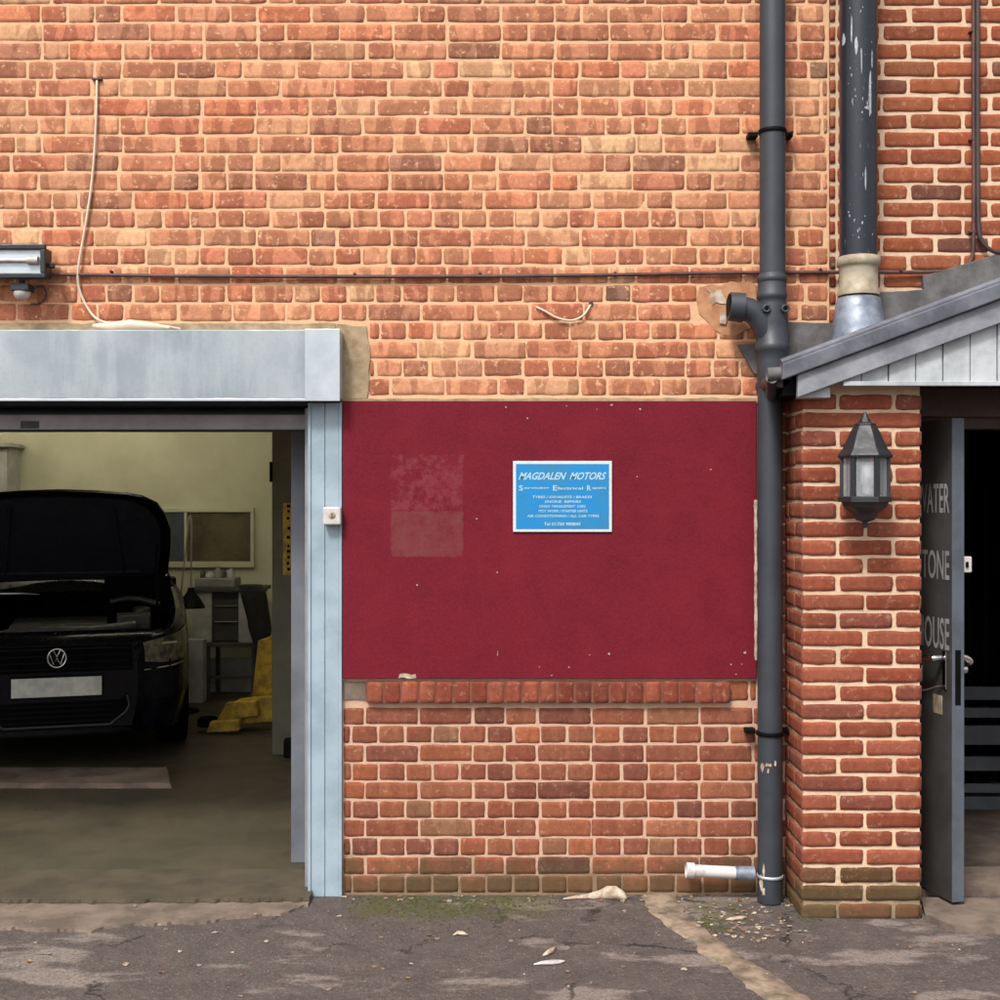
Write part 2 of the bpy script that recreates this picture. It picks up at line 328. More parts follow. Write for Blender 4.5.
# ================================================================ GARAGE BUILDING
garage = thing('garage_building', 'orange and buff brick garage front with wide open vehicle bay and burgundy panel', 'building', (-2, 0, 0))
fw = MB()
T = .30
XO = (340-500)/250; XC = (829-500)/250
def mbox(px0, py0, px1, py1, m): fw.box(((px0-500)/250, 0, (895-py0)/250), ((px1-500)/250, T, (895-py1)/250), m)
mbox(-1250, -300, 829, 330, M['mort_u']); mbox(340, 330, 829, 560, M['mort_u']); mbox(340, 560, 829, 905, M['mort_l']); mbox(-1250, 330, -600, 905, M['mort_u'])
py = 387.0; k = 0
while py > -80:
    kind = 's' if k % 2 == 0 else 'h'
    xl = 369 if py > 318 else -160
    if py > 205: mp = .22 if kind == 's' else .06
    else: mp = .42; 
    if py <= 205 and kind == 'h' and random.random() < .55: kind = 's'
    row(fw, M['brick_u'], UP, py, xl, 828, kind, 365+random.uniform(-3, 3)+(13 if kind == 'h' else 0)+(random.choice((0, 27, 13)) if py < 205 else 0), mixp=mp, closer=None, skip=((694, 285, 757, 322),), h=16.9, gap=1.8)
    py -= 18.65; k += 1
for k in range(1, 18):
    row(fw, M['brick_l'], LO, 387+k*18.28, 758, 828, 's' if k % 2 else 'h', 770, mixp=.1)
row(fw, M['brick_l'], LO, 691, 717, 757, 'h', 722, h=20)
lastp = None
for k in range(10):
    py = 716+k*18.67; kind = 's' if k % 2 == 0 else 'h'
    pal = LO if k < 8 else BS+LO[:3]
    row(fw, M['brick_l'], pal, py, 343, 828, kind, 365 if kind == 's' else 351.5, closer=525 if kind == 's' else None, rough=.8)
fw.build('front_wall', garage, fix=False)
# cement patches, sill, interior shell
def ragged(pts, amp=2., step=9):
    out = []
    for i, (x, y) in enumerate(pts):
        x2, y2 = pts[(i+1) % len(pts)]; L = math.hypot(x2-x, y2-y); n = max(1, int(L/step))
        for k in range(n):
            t = k/n; out.append((x+(x2-x)*t+random.uniform(-amp, amp), y+(y2-y)*t+random.uniform(-amp, amp)))
    return out
def pxprism(mb, pts, y0, y1, m, ref=0.): mb.prism([(P(x, y, ref).x, P(x, y, ref).z) for x, y in pts], y0, y1, m)
for pts, am, y0, mt in (([(336, 324), (366, 327), (370, 360), (367, 399), (336, 399)], 1.2, -.008, 'cement'), ([(-160, 323.5), (336, 323.5), (336, 336), (-160, 336)], .8, -.006, 'cement'),
        ([(700, 288), (728, 283), (757, 284), (757, 322), (735, 338), (712, 330), (698, 312)], 2.6, -.004, 'warmcem'), ([(343, 399), (757, 398), (757, 403), (343, 403)], .7, -.012, 'cement'), ([(343, 681), (366, 681), (366, 699), (343, 699)], .8, -.006, 'stone')):
    b = MB(); pxprism(b, ragged(pts, am), y0, .003, M[mt]); b.build('cement_patch', garage)
b = MB(); pxprism(b, ragged([(707, 289), (720, 291), (725, 303), (712, 304)], 1.5, 4), -.007, -.003, M['debris']); b.build('plaster_dab', garage)
b = MB(); pxprism(b, ragged([(719, 313), (726, 313), (726, 324), (719, 324)], .6, 4), -.012, -.003, M['debris']); b.build('plaster_dab', garage)
b = MB(); pxprism(b, ragged([(343, 896.5), (757, 896), (757, 906), (343, 906)], 2.0, 7), -.012, .003, M['dirt']); b.build('base_fillet', garage)
b = MB(); x = 367
while x < 714:
    a, c_ = (x+1-500)/250, (x+16.2-500)/250
    brick(b, M['brick_l'], Vector((0, -.028, 0)), Vector((1, 0, 0)), Vector((0, -1, 0)), a, c_, (895-702)/250, (895-680.5)/250, pick([(pc(160, 84, 64), 3), (pc(150, 78, 60), 3), (pc(170, 94, 72), 2), (pc(136, 72, 58), 1)]), .7, .003)
    x += 17.3
b.box(((367-500)/250, -.028, (895-701.5)/250), ((715-500)/250, .01, (895-681)/250), M['brick_l'])
b.r = [r if r else .5 for r in b.r]; b.c = [c if c != (1, 1, 1, 1) else pc(150, 92, 74) for c in b.c]
b.build('window_sill', garage, fix=False)
GX0, GX1, GY, GZ = -7.0, -.64, 5.3, 2.95
b = MB(); b.box((GX0-.2, GY, 0), (GX1+.3, GY+.2, GZ), M['gwall']); b.build('back_wall', garage)
for xa, xb_ in ((GX0-.2, GX0), (GX1, GX1+.3)):
    b = MB(); b.box((xa, T, 0), (xb_, GY, GZ), M['gwall']); b.build('side_wall', garage)
b = MB(); b.box((GX0-.2, T, GZ), (GX1+.3, GY+.2, GZ+.2), M['gwall']); b.build('ceiling', garage)
b = MB(); q = P(291, 868, .37)
b.box((q.x, .37, .02), (GX1-.002, .45, 2.3), M['nib'])
b.build('door_reveal', garage, .004)
# internal window in the back wall
yb = GY-.03
wf = MB(); a = P(148, 508, yb); c_ = P(254, 564, yb)
for bx in (((a.x, yb, a.z-.035), (c_.x, GY-.002, a.z)), ((a.x, yb, c_.z-.03), (c_.x, GY-.002, c_.z+.02)), ((a.x, yb, c_.z+.02), (a.x+.03, GY-.002, a.z-.035)), ((c_.x-.03, yb, c_.z+.02), (c_.x, GY-.002, a.z-.035))): wf.box(*bx, M['gwall'])
wfo = wf.build('internal_window', garage, .003)
gl = MB(); gl.box((a.x+.03, GY-.014, c_.z+.02), (c_.x-.03, GY-.004, a.z-.035), simple('brown_glass', (.16, .13, .08, 1), .12, scale=3, col2=(.08, .07, .05, 1), bs=0)); gl.build('pane', wfo)
gl = MB(); q0, q1 = P(163, 512, yb), P(184, 560, yb); gl.box((q0.x, GY-.02, c_.z+.021), (q1.x, GY-.0145, a.z-.036), simple('blue_glass', (.09, .11, .13, 1), .12, bs=0)); gl.box((q1.x+.001, GY-.026, c_.z+.021), (q1.x+.02, GY-.0145, a.z-.036), M['gwall']); gl.build('pane', wfo)
b = MB(); b.box((P(-40, 445, 5).x, 5.0, 0.02), (P(7, 445, 5).x, 5.28, P(0, 447, 5).z), M['gwhite']); b.box((P(-40, 445, 4.96).x, 4.96, P(0, 447, 5).z), (P(12, 445, 5).x, 5.28, P(0, 443, 5).z), M['gwhite'])
tag(b.build('cupboard', None, .004), 'tall pale cupboard against the back wall, at the left beyond the car bonnet', 'cupboard')
# ceiling lamps (the room's own strip lights; their glints show on the car)
m, nt, bb = newmat('tube'); bb.inputs['Base Color'].default_value = (.9, .9, .85, 1); bb.inputs['Emission Color'].default_value = (1, .93, .72, 1); bb.inputs['Emission Strength'].default_value = 30; M['tube'] = m
for i, (lx, ly) in enumerate(((-3.3, 4.2), (-2.0, 2.9), (-5.3, 3.9))):
    t = thing('strip_light', 'ceiling strip light inside the garage', 'light', (lx, ly, GZ), 'strip lights on the garage ceiling')
    b = MB(); b.box((lx-.75, ly-.05, GZ-.07), (lx+.75, ly+.05, GZ), M['white']); b.build('housing', t, .005)
    b = MB(); b.tube([(lx-.7, ly, GZ-.10), (lx+.7, ly, GZ-.10)], .018, M['tube'], 10); b.build('tube', t)

# ================================================================ ROLLER SHUTTER
sh = thing('roller_shutter', 'rolled up garage shutter with dull galvanised box and pale blue side post', 'roller shutter', (-2.4, 0, 2))
XL = -4.25
zt, zb = P(0, 330, -.1).z, P(0, 398, -.1).z; xe = P(340, 0, -.1).x; xs = P(306, 0, -.1).x
b = MB(); b.box((XL-.05, -.1, zb), (xs, -.092, zt), M['galv']); b.box((XL-.05, -.092, zt-.006), (xs, .0, zt), M['galv']); b.box((XL-.05, -.1, zb-.012), (xs, -.085, zb-.001), M['galv_b'])
b.build('shutter_box', sh, .0015)
b = MB(); b.box((xs-.004, -.103, zb-.012), (xe, -.0925, zt+.004), M['galv_b']); b.box((xe-.006, -.092, zb), (xe, .0, zt), M['galv_b']); b.build('box_end_plate', sh, .0015)
b = MB(); z = 1.93
while z < 2.28:                                     # curved slats of the curtain disappearing in the box
    b.tube([(XL, .12, z), (-.78, .12, z)], .026, M['darkmetal'], 10); z += .05
b.build('shutter_curtain', sh)
b = MB(); b.box((XL, .08, P(0, 430, .1).z), (-.775, .15, P(0, 415, .1).z), M['rail']); b.box((XL, .07, P(0, 430, .1).z-.006), (-.775, .155, P(0, 430, .1).z-.001), M['darkmetal'])
b.build('bottom_rail', sh, .004)
b = MB(); a = P(20, 421, .07); c_ = P(38, 428, .07); b.box((a.x, .074, a.z), (c_.x, .079, c_.z), M['darkmetal'])
b.build('rail_vent', sh)
xa, xb_, xm = P(308, 0, -.02).x, P(342, 0, -.02).x, P(325, 0, -.02).x
b = MB(); b.box((xa, -.02, 0), (xm-.001, .26, zb-.013), M['post']); b.box((xm+.001, -.022, 0), (xb_-.012, .01, zb-.013), M['post']); b.box((xb_-.012, -.026, 0), (xb_, .01, zb-.013), M['post'])
b.box((xa, -.026, 0), (xa+.012, -.0205, zb-.013), M['post']); b.build('door_post', sh, .002)
b = MB(); b.box((XL-.14, -.02, 0), (XL, .26, zb-.013), M['post']); b.build('door_post', sh, .002)
b = MB(); b.box((xa-.02, .03, .02), (xa-.001, .10, 1.95), M['rail']); b.build('guide_channel', sh, .002)
ks = thing('key_switch', 'small white key switch box on the pale blue shutter post', 'switch', P(331, 525, -.02))
b = MB(); a = P(323, 507, -.06); c_ = P(341, 525, -.06); b.box((a.x, -.066, c_.z), (c_.x, -.0265, a.z), M['white']); b.build('switch_box', ks, .007, 3)
b = MB(); b.lathe([(.013, 0), (.013, .003), (.010, .004)], (P(332, 515, -.066).x, -.066, P(332, 515, -.066).z), M['cream'], 20, 'y'); q = P(332, 515, -.07)
b.box((q.x-.0015, -.0712, q.z-.009), (q.x+.0015, -.0702, q.z+.009), M['trim']); b.build('key_lock', ks)

# ================================================================ BURGUNDY PANEL AND SIGN
b = MB(); b.box((P(343, 0, -.015).x, -.022, P(0, 678.5, -.02).z), (P(756.5, 0, -.02).x, -.002, P(0, 401, -.02).z), M['panel'])
pn = tag(b.build('wall_panel', None, .002), 'large burgundy painted board filling the old window above the brick sill', 'panel')
b = MB()
for _ in range(22):
    x, y = random.uniform(350, 750), random.choice((random.uniform(405, 420), random.uniform(405, 675), random.uniform(650, 676)))
    w, h = random.uniform(.3, 1.3), random.uniform(.3, 1.0)
    if 512 < x < 615 and 460 < y < 534: continue
    if random.random() < .08: w, h = .4, random.uniform(1.5, 3)
    pxprism(b, ragged([(x-w, y-h), (x+w, y-h), (x+w, y+h), (x-w, y+h)], .3, 2), -.0235, -.0221, M['debris'], -.02)
pxprism(b, ragged([(400, 674), (416, 674), (417, 678), (399, 678)], .8, 4), -.024, -.0221, M['debris'], -.02)
pxprism(b, ragged([(754, 500), (757, 500), (757, 660), (754.5, 660)], .5, 6), -.0235, -.0221, M['debris'], -.02)
b.build('chipped_paint', pn)
sg = thing('garage_sign', 'blue and white enamel sign reading MAGDALEN MOTORS on the burgundy board', 'sign', P(562, 532, -.03))
ys = -.03; a = P(513, 461, ys); c_ = P(612, 532, ys)
M['signblue'] = simple('sign_blue', pc(6, 146, 220, .75), .4, scale=7, col2=pc(48, 140, 192, .75), bs=.03)
M['signwhite'] = simple('sign_white', pc(228, 240, 244), .5, scale=20, col2=pc(205, 220, 225), bs=.0, lo=.5, hi=.8)
M['signtext'] = simple('sign_lettering', pc(185, 228, 246), .5, var=.05, bs=.0)
b = MB(); b.box((a.x, ys, c_.z), (c_.x, -.0225, a.z), M['signwhite']); b.build('sign_plate', sg, .002)
b = MB(); e = .012; b.box((a.x+e, ys-.001, c_.z+e), (c_.x-e, ys+.0005, a.z-e), M['signblue']); b.build('blue_face', sg)
b = MB()
def sl(s, x0, x1, yc, h, sh_=0., off=0.):
    A = P(x0, yc, ys); B = P(x1, yc, ys); text_into(b, s, M['signtext'], (A.x+B.x)/2, A.z, B.x-A.x, h/254., ys-.0018, shear=sh_, off=off)
sl('MAGDALEN  MOTORS', 518.5, 606.5, 476, 7.6, .45, .025)
for s_, x0, x1 in (('Servicing', 519, 549), ('Electrical', 553, 583), ('Repairs', 587, 606)):
    sl(s_[0], x0, x0+4, 488, 5.4, 0, .02); sl(s_[1:], x0+5, x1, 488.2, 2.8, 0, .02)
for s_, x0, x1, yy in (('TYRES / EXHAUSTS / BRAKES', 532.5, 592, 497), ('ENGINE  REPAIRS', 545, 581, 501.6), ('CRASH  MANAGEMENT  CARS', 539, 585.5, 506.3), ('MOT WORK / STARTER UNITS', 538.5, 587.5, 511), ('AIR CONDITIONING / ALL CAR TYPES', 527, 599, 516), ('Tel 01700 900845', 544, 580.5, 524)):
    sl(s_, x0, x1, yy, 2.6 if yy < 520 else 3.4, .1, .022)
b.build('lettering', sg)

# ================================================================ ADJOINING BUILDING
adj = thing('adjoining_building', 'red brick adjoining building with thick pale mortar and dark open doorway', 'building', (2.2, 0, 0))
aw = MB(); yr = .015
DX0, DX1, DZ = 1.585, 2.55, P(0, 416, 0).z
def abox(x0, z0, x1, z1, m): aw.box((x0, yr, z0), (x1, T+.1, z1), m)
XR = 4.6
abox(XC, DZ, XR, 4.78, M['mort_p']); abox(DX1, -.04, XR, DZ, M['mort_p']); abox(XC, -.04, DX0, DZ, M['mort_p'])
o = Vector((0, yr, 0)); k = 0; py = 14.4-17.7*5
while py < 415:
    row(aw, M['brick_r'], RT, py, 838, 1300, 's', 910 if k % 2 else 883, h=14.8, gap=3.2, o=o, rough=1.1, proud=.0028)
    row(aw, M['brick_r'], RT, py, 829.5, 837, 's', 829, h=13.6, gap=0, o=o, rough=.6, proud=.006)
    py += 17.7; k += 1
# door reveal in brick, right of the opening
while py < 895:
    row(aw, M['brick_r'], RT, py, (DX1*250+500), 1300, 's', 910 if k % 2 else 883, h=14.8, gap=3.2, o=o); py += 17.7; k += 1
aw.build('front_wall', adj, fix=False)
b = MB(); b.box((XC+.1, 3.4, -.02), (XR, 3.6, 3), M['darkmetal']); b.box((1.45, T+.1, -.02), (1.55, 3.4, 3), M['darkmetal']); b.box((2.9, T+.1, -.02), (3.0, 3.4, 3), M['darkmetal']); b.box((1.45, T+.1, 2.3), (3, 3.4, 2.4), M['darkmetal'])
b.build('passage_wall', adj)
M['passagefloor'] = simple('passage_floor', pc(110, 96, 84), .8, scale=5, col2=pc(78, 66, 58), bs=.3)
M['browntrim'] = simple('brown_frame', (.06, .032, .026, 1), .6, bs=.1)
b = MB(); b.box((DX0, .03, P(0, 416, 0).z-.0), (DX1, .12, P(0, 416, 0).z-.05), M['browntrim']); b.box((DX0, .03, .03), (DX0+.04, .12, DZ-.05), M['browntrim']); b.box((DX1-.04, .03, .03), (DX1, .12, DZ-.05), M['browntrim'])
b.build('door_frame', adj, .003)
b = MB(); b.box((DX0+.003, -.012, DZ-.004), (3.2, yr-.006, 2.028), M['browntrim']); b.build('shadow_board', adj, .003)  # added dark board, its brown stands in for shadow on the brick over the doorway
# door leaf
M['doorface'] = simple('door_face_grey', pc(84, 84, 84), .45, scale=5, col2=pc(70, 68, 66), bs=.06)
M['dooredge'] = simple('door_edge_blue_grey', pc(100, 107, 118), .6, scale=8, bs=.06)
M['pewter'] = simple('door_lettering', pc(196, 198, 200), .4, .2, bs=0)
nx, ny = 1.736, -.203; dirv = Vector((-.243, .97, 0)).normalized(); nrmv = Vector((dirv.y, -dirv.x, 0))   # towards +x
def DL(u, w, z): p = Vector((nx, ny, 0))+dirv*u+nrmv*w; return Vector((p.x, p.y, z))
z0d, z1d = .035, P(0, 418, ny).z
def dbox(mb, u0, u1, w0, w1, za, zb_, m):
    vs = [DL(u, w, z) for z in (za, zb_) for (u, w) in ((u0, w0), (u1, w0), (u1, w1), (u0, w1))]
    mb.add(vs, [(0, 3, 2, 1), (4, 5, 6, 7), (0, 1, 5, 4), (1, 2, 6, 5), (2, 3, 7, 6), (3, 0, 4, 7)], m)
b = MB(); dbox(b, .004, .76, 0, .052, z0d, z1d, M['doorface']); dbox(b, 0, .004, 0, .052, z0d, z1d, M['dooredge'])
door = b.build('door', adj, .0015); door['label'] = 'open dark grey door with faint pewter capital letters'
b = MB()
for s_, y0, y1 in (('WATER', 483.5, 513), ('STONE', 550.5, 580), ('HOUSE', 618, 650)):
    zc = CZ+(500-(y0+y1)/2)/258; hh = (y1-y0)/258
    text_into(b, s_, M['pewter'], 0, zc, .215, hh, 0, off=.012, xf=lambda p: DL(.018+.1075-p.x, -.0012, p.z))
b.build('lettering', door)
def zd(py): return CZ+(500-py)/260.
b = MB(); b.tube([DL(.05, 0, zd(659)), DL(.05, -.05, zd(659)), DL(.07, -.055, zd(660)), DL(.10, -.055, zd(661)), DL(.135, -.05, zd(668)), DL(.145, -.045, zd(684))], .013, M['chrome'], 10, True, 2); b.box(DL(.03, -.006, zd(652)), DL(.065, -.001, zd(690)), M['chrome']); b.build('door_handle', door)
b = MB(); b.tube([DL(.03, .05, zd(657)), DL(.03, .085, zd(659)), DL(.03, .105, zd(664)), DL(.09, .105, zd(666)), DL(.13, .10, zd(667))], .013, M['chrome'], 10, True, 2); b.tube([DL(.04, .052, zd(671)), DL(.04, .085, zd(671))], .016, M['chrome'], 12); b.build('door_handle', door)
b = MB(); dbox(b, .02, .09, .053, .100, zd(573), zd(557), M['white']); dbox(b, .012, .0195, .070, .082, zd(568), zd(562), M['trim']); b.build('rim_lock', door, .005)
b = MB(); dbox(b, -.0015, -.0003, .012, .036, zd(705), zd(650), M['trim']); b.build('lock_plate', door)
b = MB(); dbox(b, .065, .125, -.0015, -.0003, zd(717), zd(698), M['cream']); b.build('door_label', door)
b = MB(); b.tube([(1.589, -.17, zd(690)), (1.63, -.19, zd(691)), (1.70, -.13, zd(689)), DL(.06, -.004, zd(688))], .0035, M['conduit_d'], 8, True, 1)
tag(b.build('cabin_hook'), 'thin rusty hook holding the open grey door to the brick pier', 'hook')
# slatted bench/partition seen in the passage
M['slat'] = simple('dark_slat', (.11, .12, .135, 1), .6, bs=.1)
bn = thing('slatted_partition', 'dark grey slatted wooden screen standing inside the open doorway', 'screen', (2.2, 1.3, 0))
for y0, y1 in ((687, 700), (708, 718), (726, 745), (757, 771), (784, 793), (797, 810)):
    b = MB(); b.box((1.6, 1.3, CZ+(500-y1)*6.3/1250), (2.85, 1.325, CZ+(500-y0)*6.3/1250), M['slat']); b.build('slat', bn, .003)
for x in (1.7, 2.75):
    b = MB(); b.box((x, 1.327, .0), (x+.05, 1.37, .75), M['slat']); b.build('upright', bn, .003)
b = MB()
for i in range(14): b.tube([(1.6+i*.09, 1.9, 0), (1.6+i*.09, 1.9, 2.2)], .022, M['trim'], 8)
tag(b.build('strip_curtain'), 'black curtain of hanging vertical strips deep in the dark doorway', 'curtain')

# ================================================================ PORCH
yc = -.40
def C(px, py): return P(px, py, yc)
porch = thing('entrance_porch', 'small lean-to porch with lead edged sloping roof on a red brick pier', 'porch', (1.37, -.2, 0))
pb = MB(); YP = -.275; PX0, PX1 = P(803, 0, YP).x, P(920, 0, YP).x; kz = 264.6
pb.box((PX0+.001, YP+.001, -.02), (PX1-.001, yr-.001, 2.03), M['mort_p'])
o = Vector((0, YP, 0)); k = 0; py = 911.6
def zp(py): return CZ+(500-py)/kz
def bx_(px): return (px-500)/kz
while py > 388:
    pal = PI_ if k > 2 else [(pc(132, 92, 66), 3), (pc(116, 84, 58), 2), (pc(152, 84, 64), 2)]
    J = [803, 865, 920] if k % 2 else [803, 838, 894, 920]
    for i in range(len(J)-1):
        a, c_ = J[i]+(1.6 if i else -1.2), J[i+1]-(1.6 if i < len(J)-2 else -.8)
        brick(pb, M['brick_r'], o, Vector((1, 0, 0)), Vector((0, -1, 0)), bx_(a), bx_(c_), zp(py+7.6), zp(py-7.6), pick(pal), 1., .0032)
    for (ox, uv, nv_) in ((Vector((PX0, YP, 0)), Vector((0, 1, 0)), Vector((-1, 0, 0))), (Vector((PX1, YP, 0)), Vector((0, 1, 0)), Vector((1, 0, 0)))):
        J2 = [0, .105, .28] if k % 2 else [0, .215, .28]
        for i in range(2): brick(pb, M['brick_r'], ox, uv, nv_, J2[i]+(.005 if i else -.004), J2[i+1]-.003, zp(py+7.6), zp(py-7.6), pick(pal), .8, .005)
    py -= 18.2; k += 1
pb.build('brick_pier', porch, fix=False)
SL = (C(1000, 282.5).z-C(782.5, 363.5).z)/(C(1000, 0).x-C(782.5, 0).x)
xr0 = C(782.5, 0).x; zr0 = C(0, 363.5).z; xr1 = 3.0
def zr(x): return zr0+SL*(x-xr0)
th = C(0, 363.5).z-C(0, 380).z
b = MB(); b.prism([(xr0, zr0-.012), (xr1, zr(xr1)-.012), (xr1, zr(xr1)-.05), (xr0, zr0-.05)], yc+.05, yr-.005, M['lead']); b.build('roof', porch, .004)
b = MB(); b.prism([(xr0, zr0), (xr1, zr(xr1)), (xr1, zr(xr1)-th), (xr0, zr0-th)], yc, yc+.05, M['lead'])
b.tube([(xr0, yc+.02, zr0+.004), (xr1, yc+.02, zr(xr1)+.004)], .016, M['lead'], 10)
b.build('roof_edge', porch, .006, 3)
x4 = C(799, 0).x
def lz(px0, py0, px1, py1):
    A, B = C(px0, py0), C(px1, py1); return lambda x: A.z+(B.z-A.z)*(x-A.x)/(B.x-A.x)
l3 = lz(799, 397, 1000, 323)
b = MB(); b.prism([(x4, zr(x4)-th-.002), (xr1, zr(xr1)-th-.002), (xr1, l3(xr1)), (x4, l3(x4))], yc+.02, yc+.045, M['woodgrey']); b.build('bargeboard', porch, .003)
zbt = C(0, 381.5).z; b = MB(); x = C(846, 0).x; i = 0
while x < xr1:
    w = (27.5 if i else 20)/271.7; xe_ = min(x+w-.004, xr1); 
    b.prism([(x, zbt), (xe_, zbt), (xe_, l3(xe_)+.01), (x, max(zbt+.002, l3(x)+.01))], yc+.05+(.003 if i % 2 else 0), yc+.068, M['woodwhite']); x += w; i += 1
b.build('gable_boards', porch, .002)
b = MB(); b.box((C(846, 0).x, yc+.03, C(0, 385).z), (xr1, yc+.06, C(0, 380.5).z), M['woodwhite']); b.build('bottom_trim', porch, .002)
b = MB(); b.box((C(803, 0).x, yc+.05, C(0, 396.5).z), (C(834, 0).x, yc+.12, C(0, 386).z), M['woodwhite']); b.build('soffit_end', porch, .002)
b = MB(); b.box((C(812, 0).x, yc+.07, 2.032), (xr1, yr-.005, 2.045), M['trim']); b.box((PX0-.09, yc+.06, 1.97), (PX0-.004, yr-.003, 2.03), M['trim']); b.build('soffit', porch)
b = MB(); pxprism(b, ragged([(787, 323), (833, 323), (833, 350), (878, 345), (878, 293), (923, 290), (922, 276), (938, 272), (1000, 253), (1130, 205), (1130, 245), (960, 320), (790, 385)], .6), -.012, .012, M['slate']); b.build('flashing', porch, .002)
b = MB(); pxprism(b, [(737, 345), (762, 344), (795, 344), (795, 385), (753, 374)], -.02, -.003, M['slate']); b.build('flashing', porch, .002)
b = MB(); b.tube([P(767, 374, -.36), P(783, 373, -.36)], .024, M['slate'], 14); b.tube([P(772, 378, -.36), P(772, 392, -.25), P(772, 396, -.12)], .022, M['pipe'], 12, True, 1)
b.tube([(xr0+.01, -.34, zr0-.05), (xr0+.01, -.02, zr0-.05)], .033, M['conduit_d'], 12)
b.build('gutter_outlet', porch)
xr1p = 2.62
b = MB(); b.box((2.62, YP, -.02), (3.0, yr-.002, 2.03), M['mort_p']); b.build('pier_far', porch); b.v
bpy.data.objects['pier_far'].name = 'rendered_pier'

# ================================================================ PIPES AND CABLES
yp = -.09
dp = thing('drainpipe', 'tall dark grey plastic drainpipe beside the burgundy board', 'pipe', P(770, 903, yp))
xu, xl_ = P(772.5, 0, yp).x, P(770, 0, yp).x; q = lambda py: P(0, py, yp).z
b = MB(); b.tube([(xu, yp, 4.75), (xu, yp, q(290))], .05, M['pipe'], 28); b.build('upper_pipe', dp)
b = MB(); b.tube([(xl_+.004, yp, q(350)), (xl_, yp, q(420)), (xl_, yp, 0.005)], .0485, M['pipe'], 28); b.build('lower_pipe', dp)
b = MB(); xm_ = xu-.002
b.lathe([(.053, q(283)), (.058, q(282)), (.058, q(277)), (.053, q(276)), (.051, q(274))][::-1], (xm_, yp, 0), M['pipe'], 28)
b.lathe([(.05, q(392)), (.056, q(388)), (.059, q(362)), (.062, q(352)), (.066, q(351)), (.066, q(344)), (.061, q(343)), (.064, q(325)), (.058, q(305)), (.056, q(300)), (.060, q(299)), (.060, q(294)), (.056, q(293)), (.055, q(282))], (xm_, yp, 0), M['pipe'], 28)
b.build('branch_joint', dp)
b = MB(); b.tube([(xm_+.01, yp, q(350)), (xm_-.03, yp-.01, q(328)), (xm_-.07, yp-.015, q(312)), (xm_-.135, yp-.015, q(308))], .047, M['pipe'], 24, True, 2)
b.tube([(xm_-.115, yp-.015, q(308.4)), (xm_-.172, yp-.015, q(307))], [.058, .056], M['pipe'], 24)
b.lathe([(.050, -.0), (.040, -.004)], (xm_-.172, yp-.015, q(307)), M['trim'], 24, 'x')
b.build('side_branch', dp)
for dx in (-.035, .038):
    b = MB(); b.lathe([(.016, .055), (.016, .068), (.009, .069), (.009, .066)], (xm_+dx, yp, q(311)), M['pipe'], 16, 'y'); b.lathe([(.009, .0665), (.0088, .068)], (xm_+dx, yp, q(311)), M['trim'], 16, 'y'); b.build('boss_plug', dp)
def ringclip(z, x, tilt=0.):
    b = MB(); b.lathe([(.052, -.008), (.055, -.008), (.055, .008), (.052, .008)], (x, yp, z), M['trim'], 24)
    b.box((x-.088, yp+.03, z-.009), (x-.05, yp+.085, z+.009), M['trim']); b.box((x+.05, yp+.03, z-.009), (x+.088, yp+.085, z+.009), M['trim']); b.tube([(x+.078, yp+.03, z), (x+.078, yp+.012, z)], .007, M['trim'], 8)
    return b.build('pipe_clip', dp, .002)
ringclip(q(132), xu); ringclip(q(733), xl_)
b = MB(); b.lathe([(.0487, q(877)), (.0515, q(877)), (.0515, q(874)), (.0487, q(874))], (xl_, yp, 0), M['galv_b'], 24); b.build('wire_tie', dp)
def scuffs(name, parent, lst, cx_, yy0, rad, mat_):
    b = MB()
    for x_, y_, w_, h_ in lst:
        n = 8; vs = []
        for k in range(n):
            an = 2*math.pi*k/n; p = P(x_+math.cos(an)*w_*random.uniform(.5, 1.15), y_+math.sin(an)*h_*random.uniform(.6, 1.1), yy0-rad*.9); dx = max(-rad*.96, min(rad*.96, p.x-cx_)); vs.append((cx_+dx, yy0-math.sqrt((rad+.0008)**2-dx*dx), p.z))
        b.add(vs, [tuple(range(n))], mat_)
    return tag(b.build(name, parent), kind='stuff')
scuffs('paint_splash', dp, ((763, 768, 1.6, 5), (767, 765, 2.6, 2), (775, 763, 1.5, 3), (768, 771, 1, 3), (762, 885, 1.3, 9), (764, 872, 1., 9), (770, 765, 2, 1.5), (764, 892, 1.6, 5)), xl_, yp, .0485, M['debris'])
# white waste pipe
wp = thing('waste_pipe', 'short white plastic waste pipe stub beside foot of the grey drainpipe', 'pipe', P(700, 872, -.07))
b = MB(); a = P(690, 870.5, -.08); c_ = P(752, 873.5, -.08); b.tube([a, c_], .024, M['white'], 20, False); b.tube([a+Vector((.002, 0, 0)), a+Vector((.001, 0, 0))+Vector((.06, 0, 0))], .021, M['trim'], 16, True); b.build('pipe', wp)
b = MB(); b.tube([P(686, 870, -.08), P(694, 870.5, -.08)], .030, M['white'], 20, False); b.build('socket', wp)
b = MB(); b.tube([P(735, 872.8, -.08), P(754, 873.5, -.08)], .0275, M['leadlight'], 20); b.build('collar', wp)
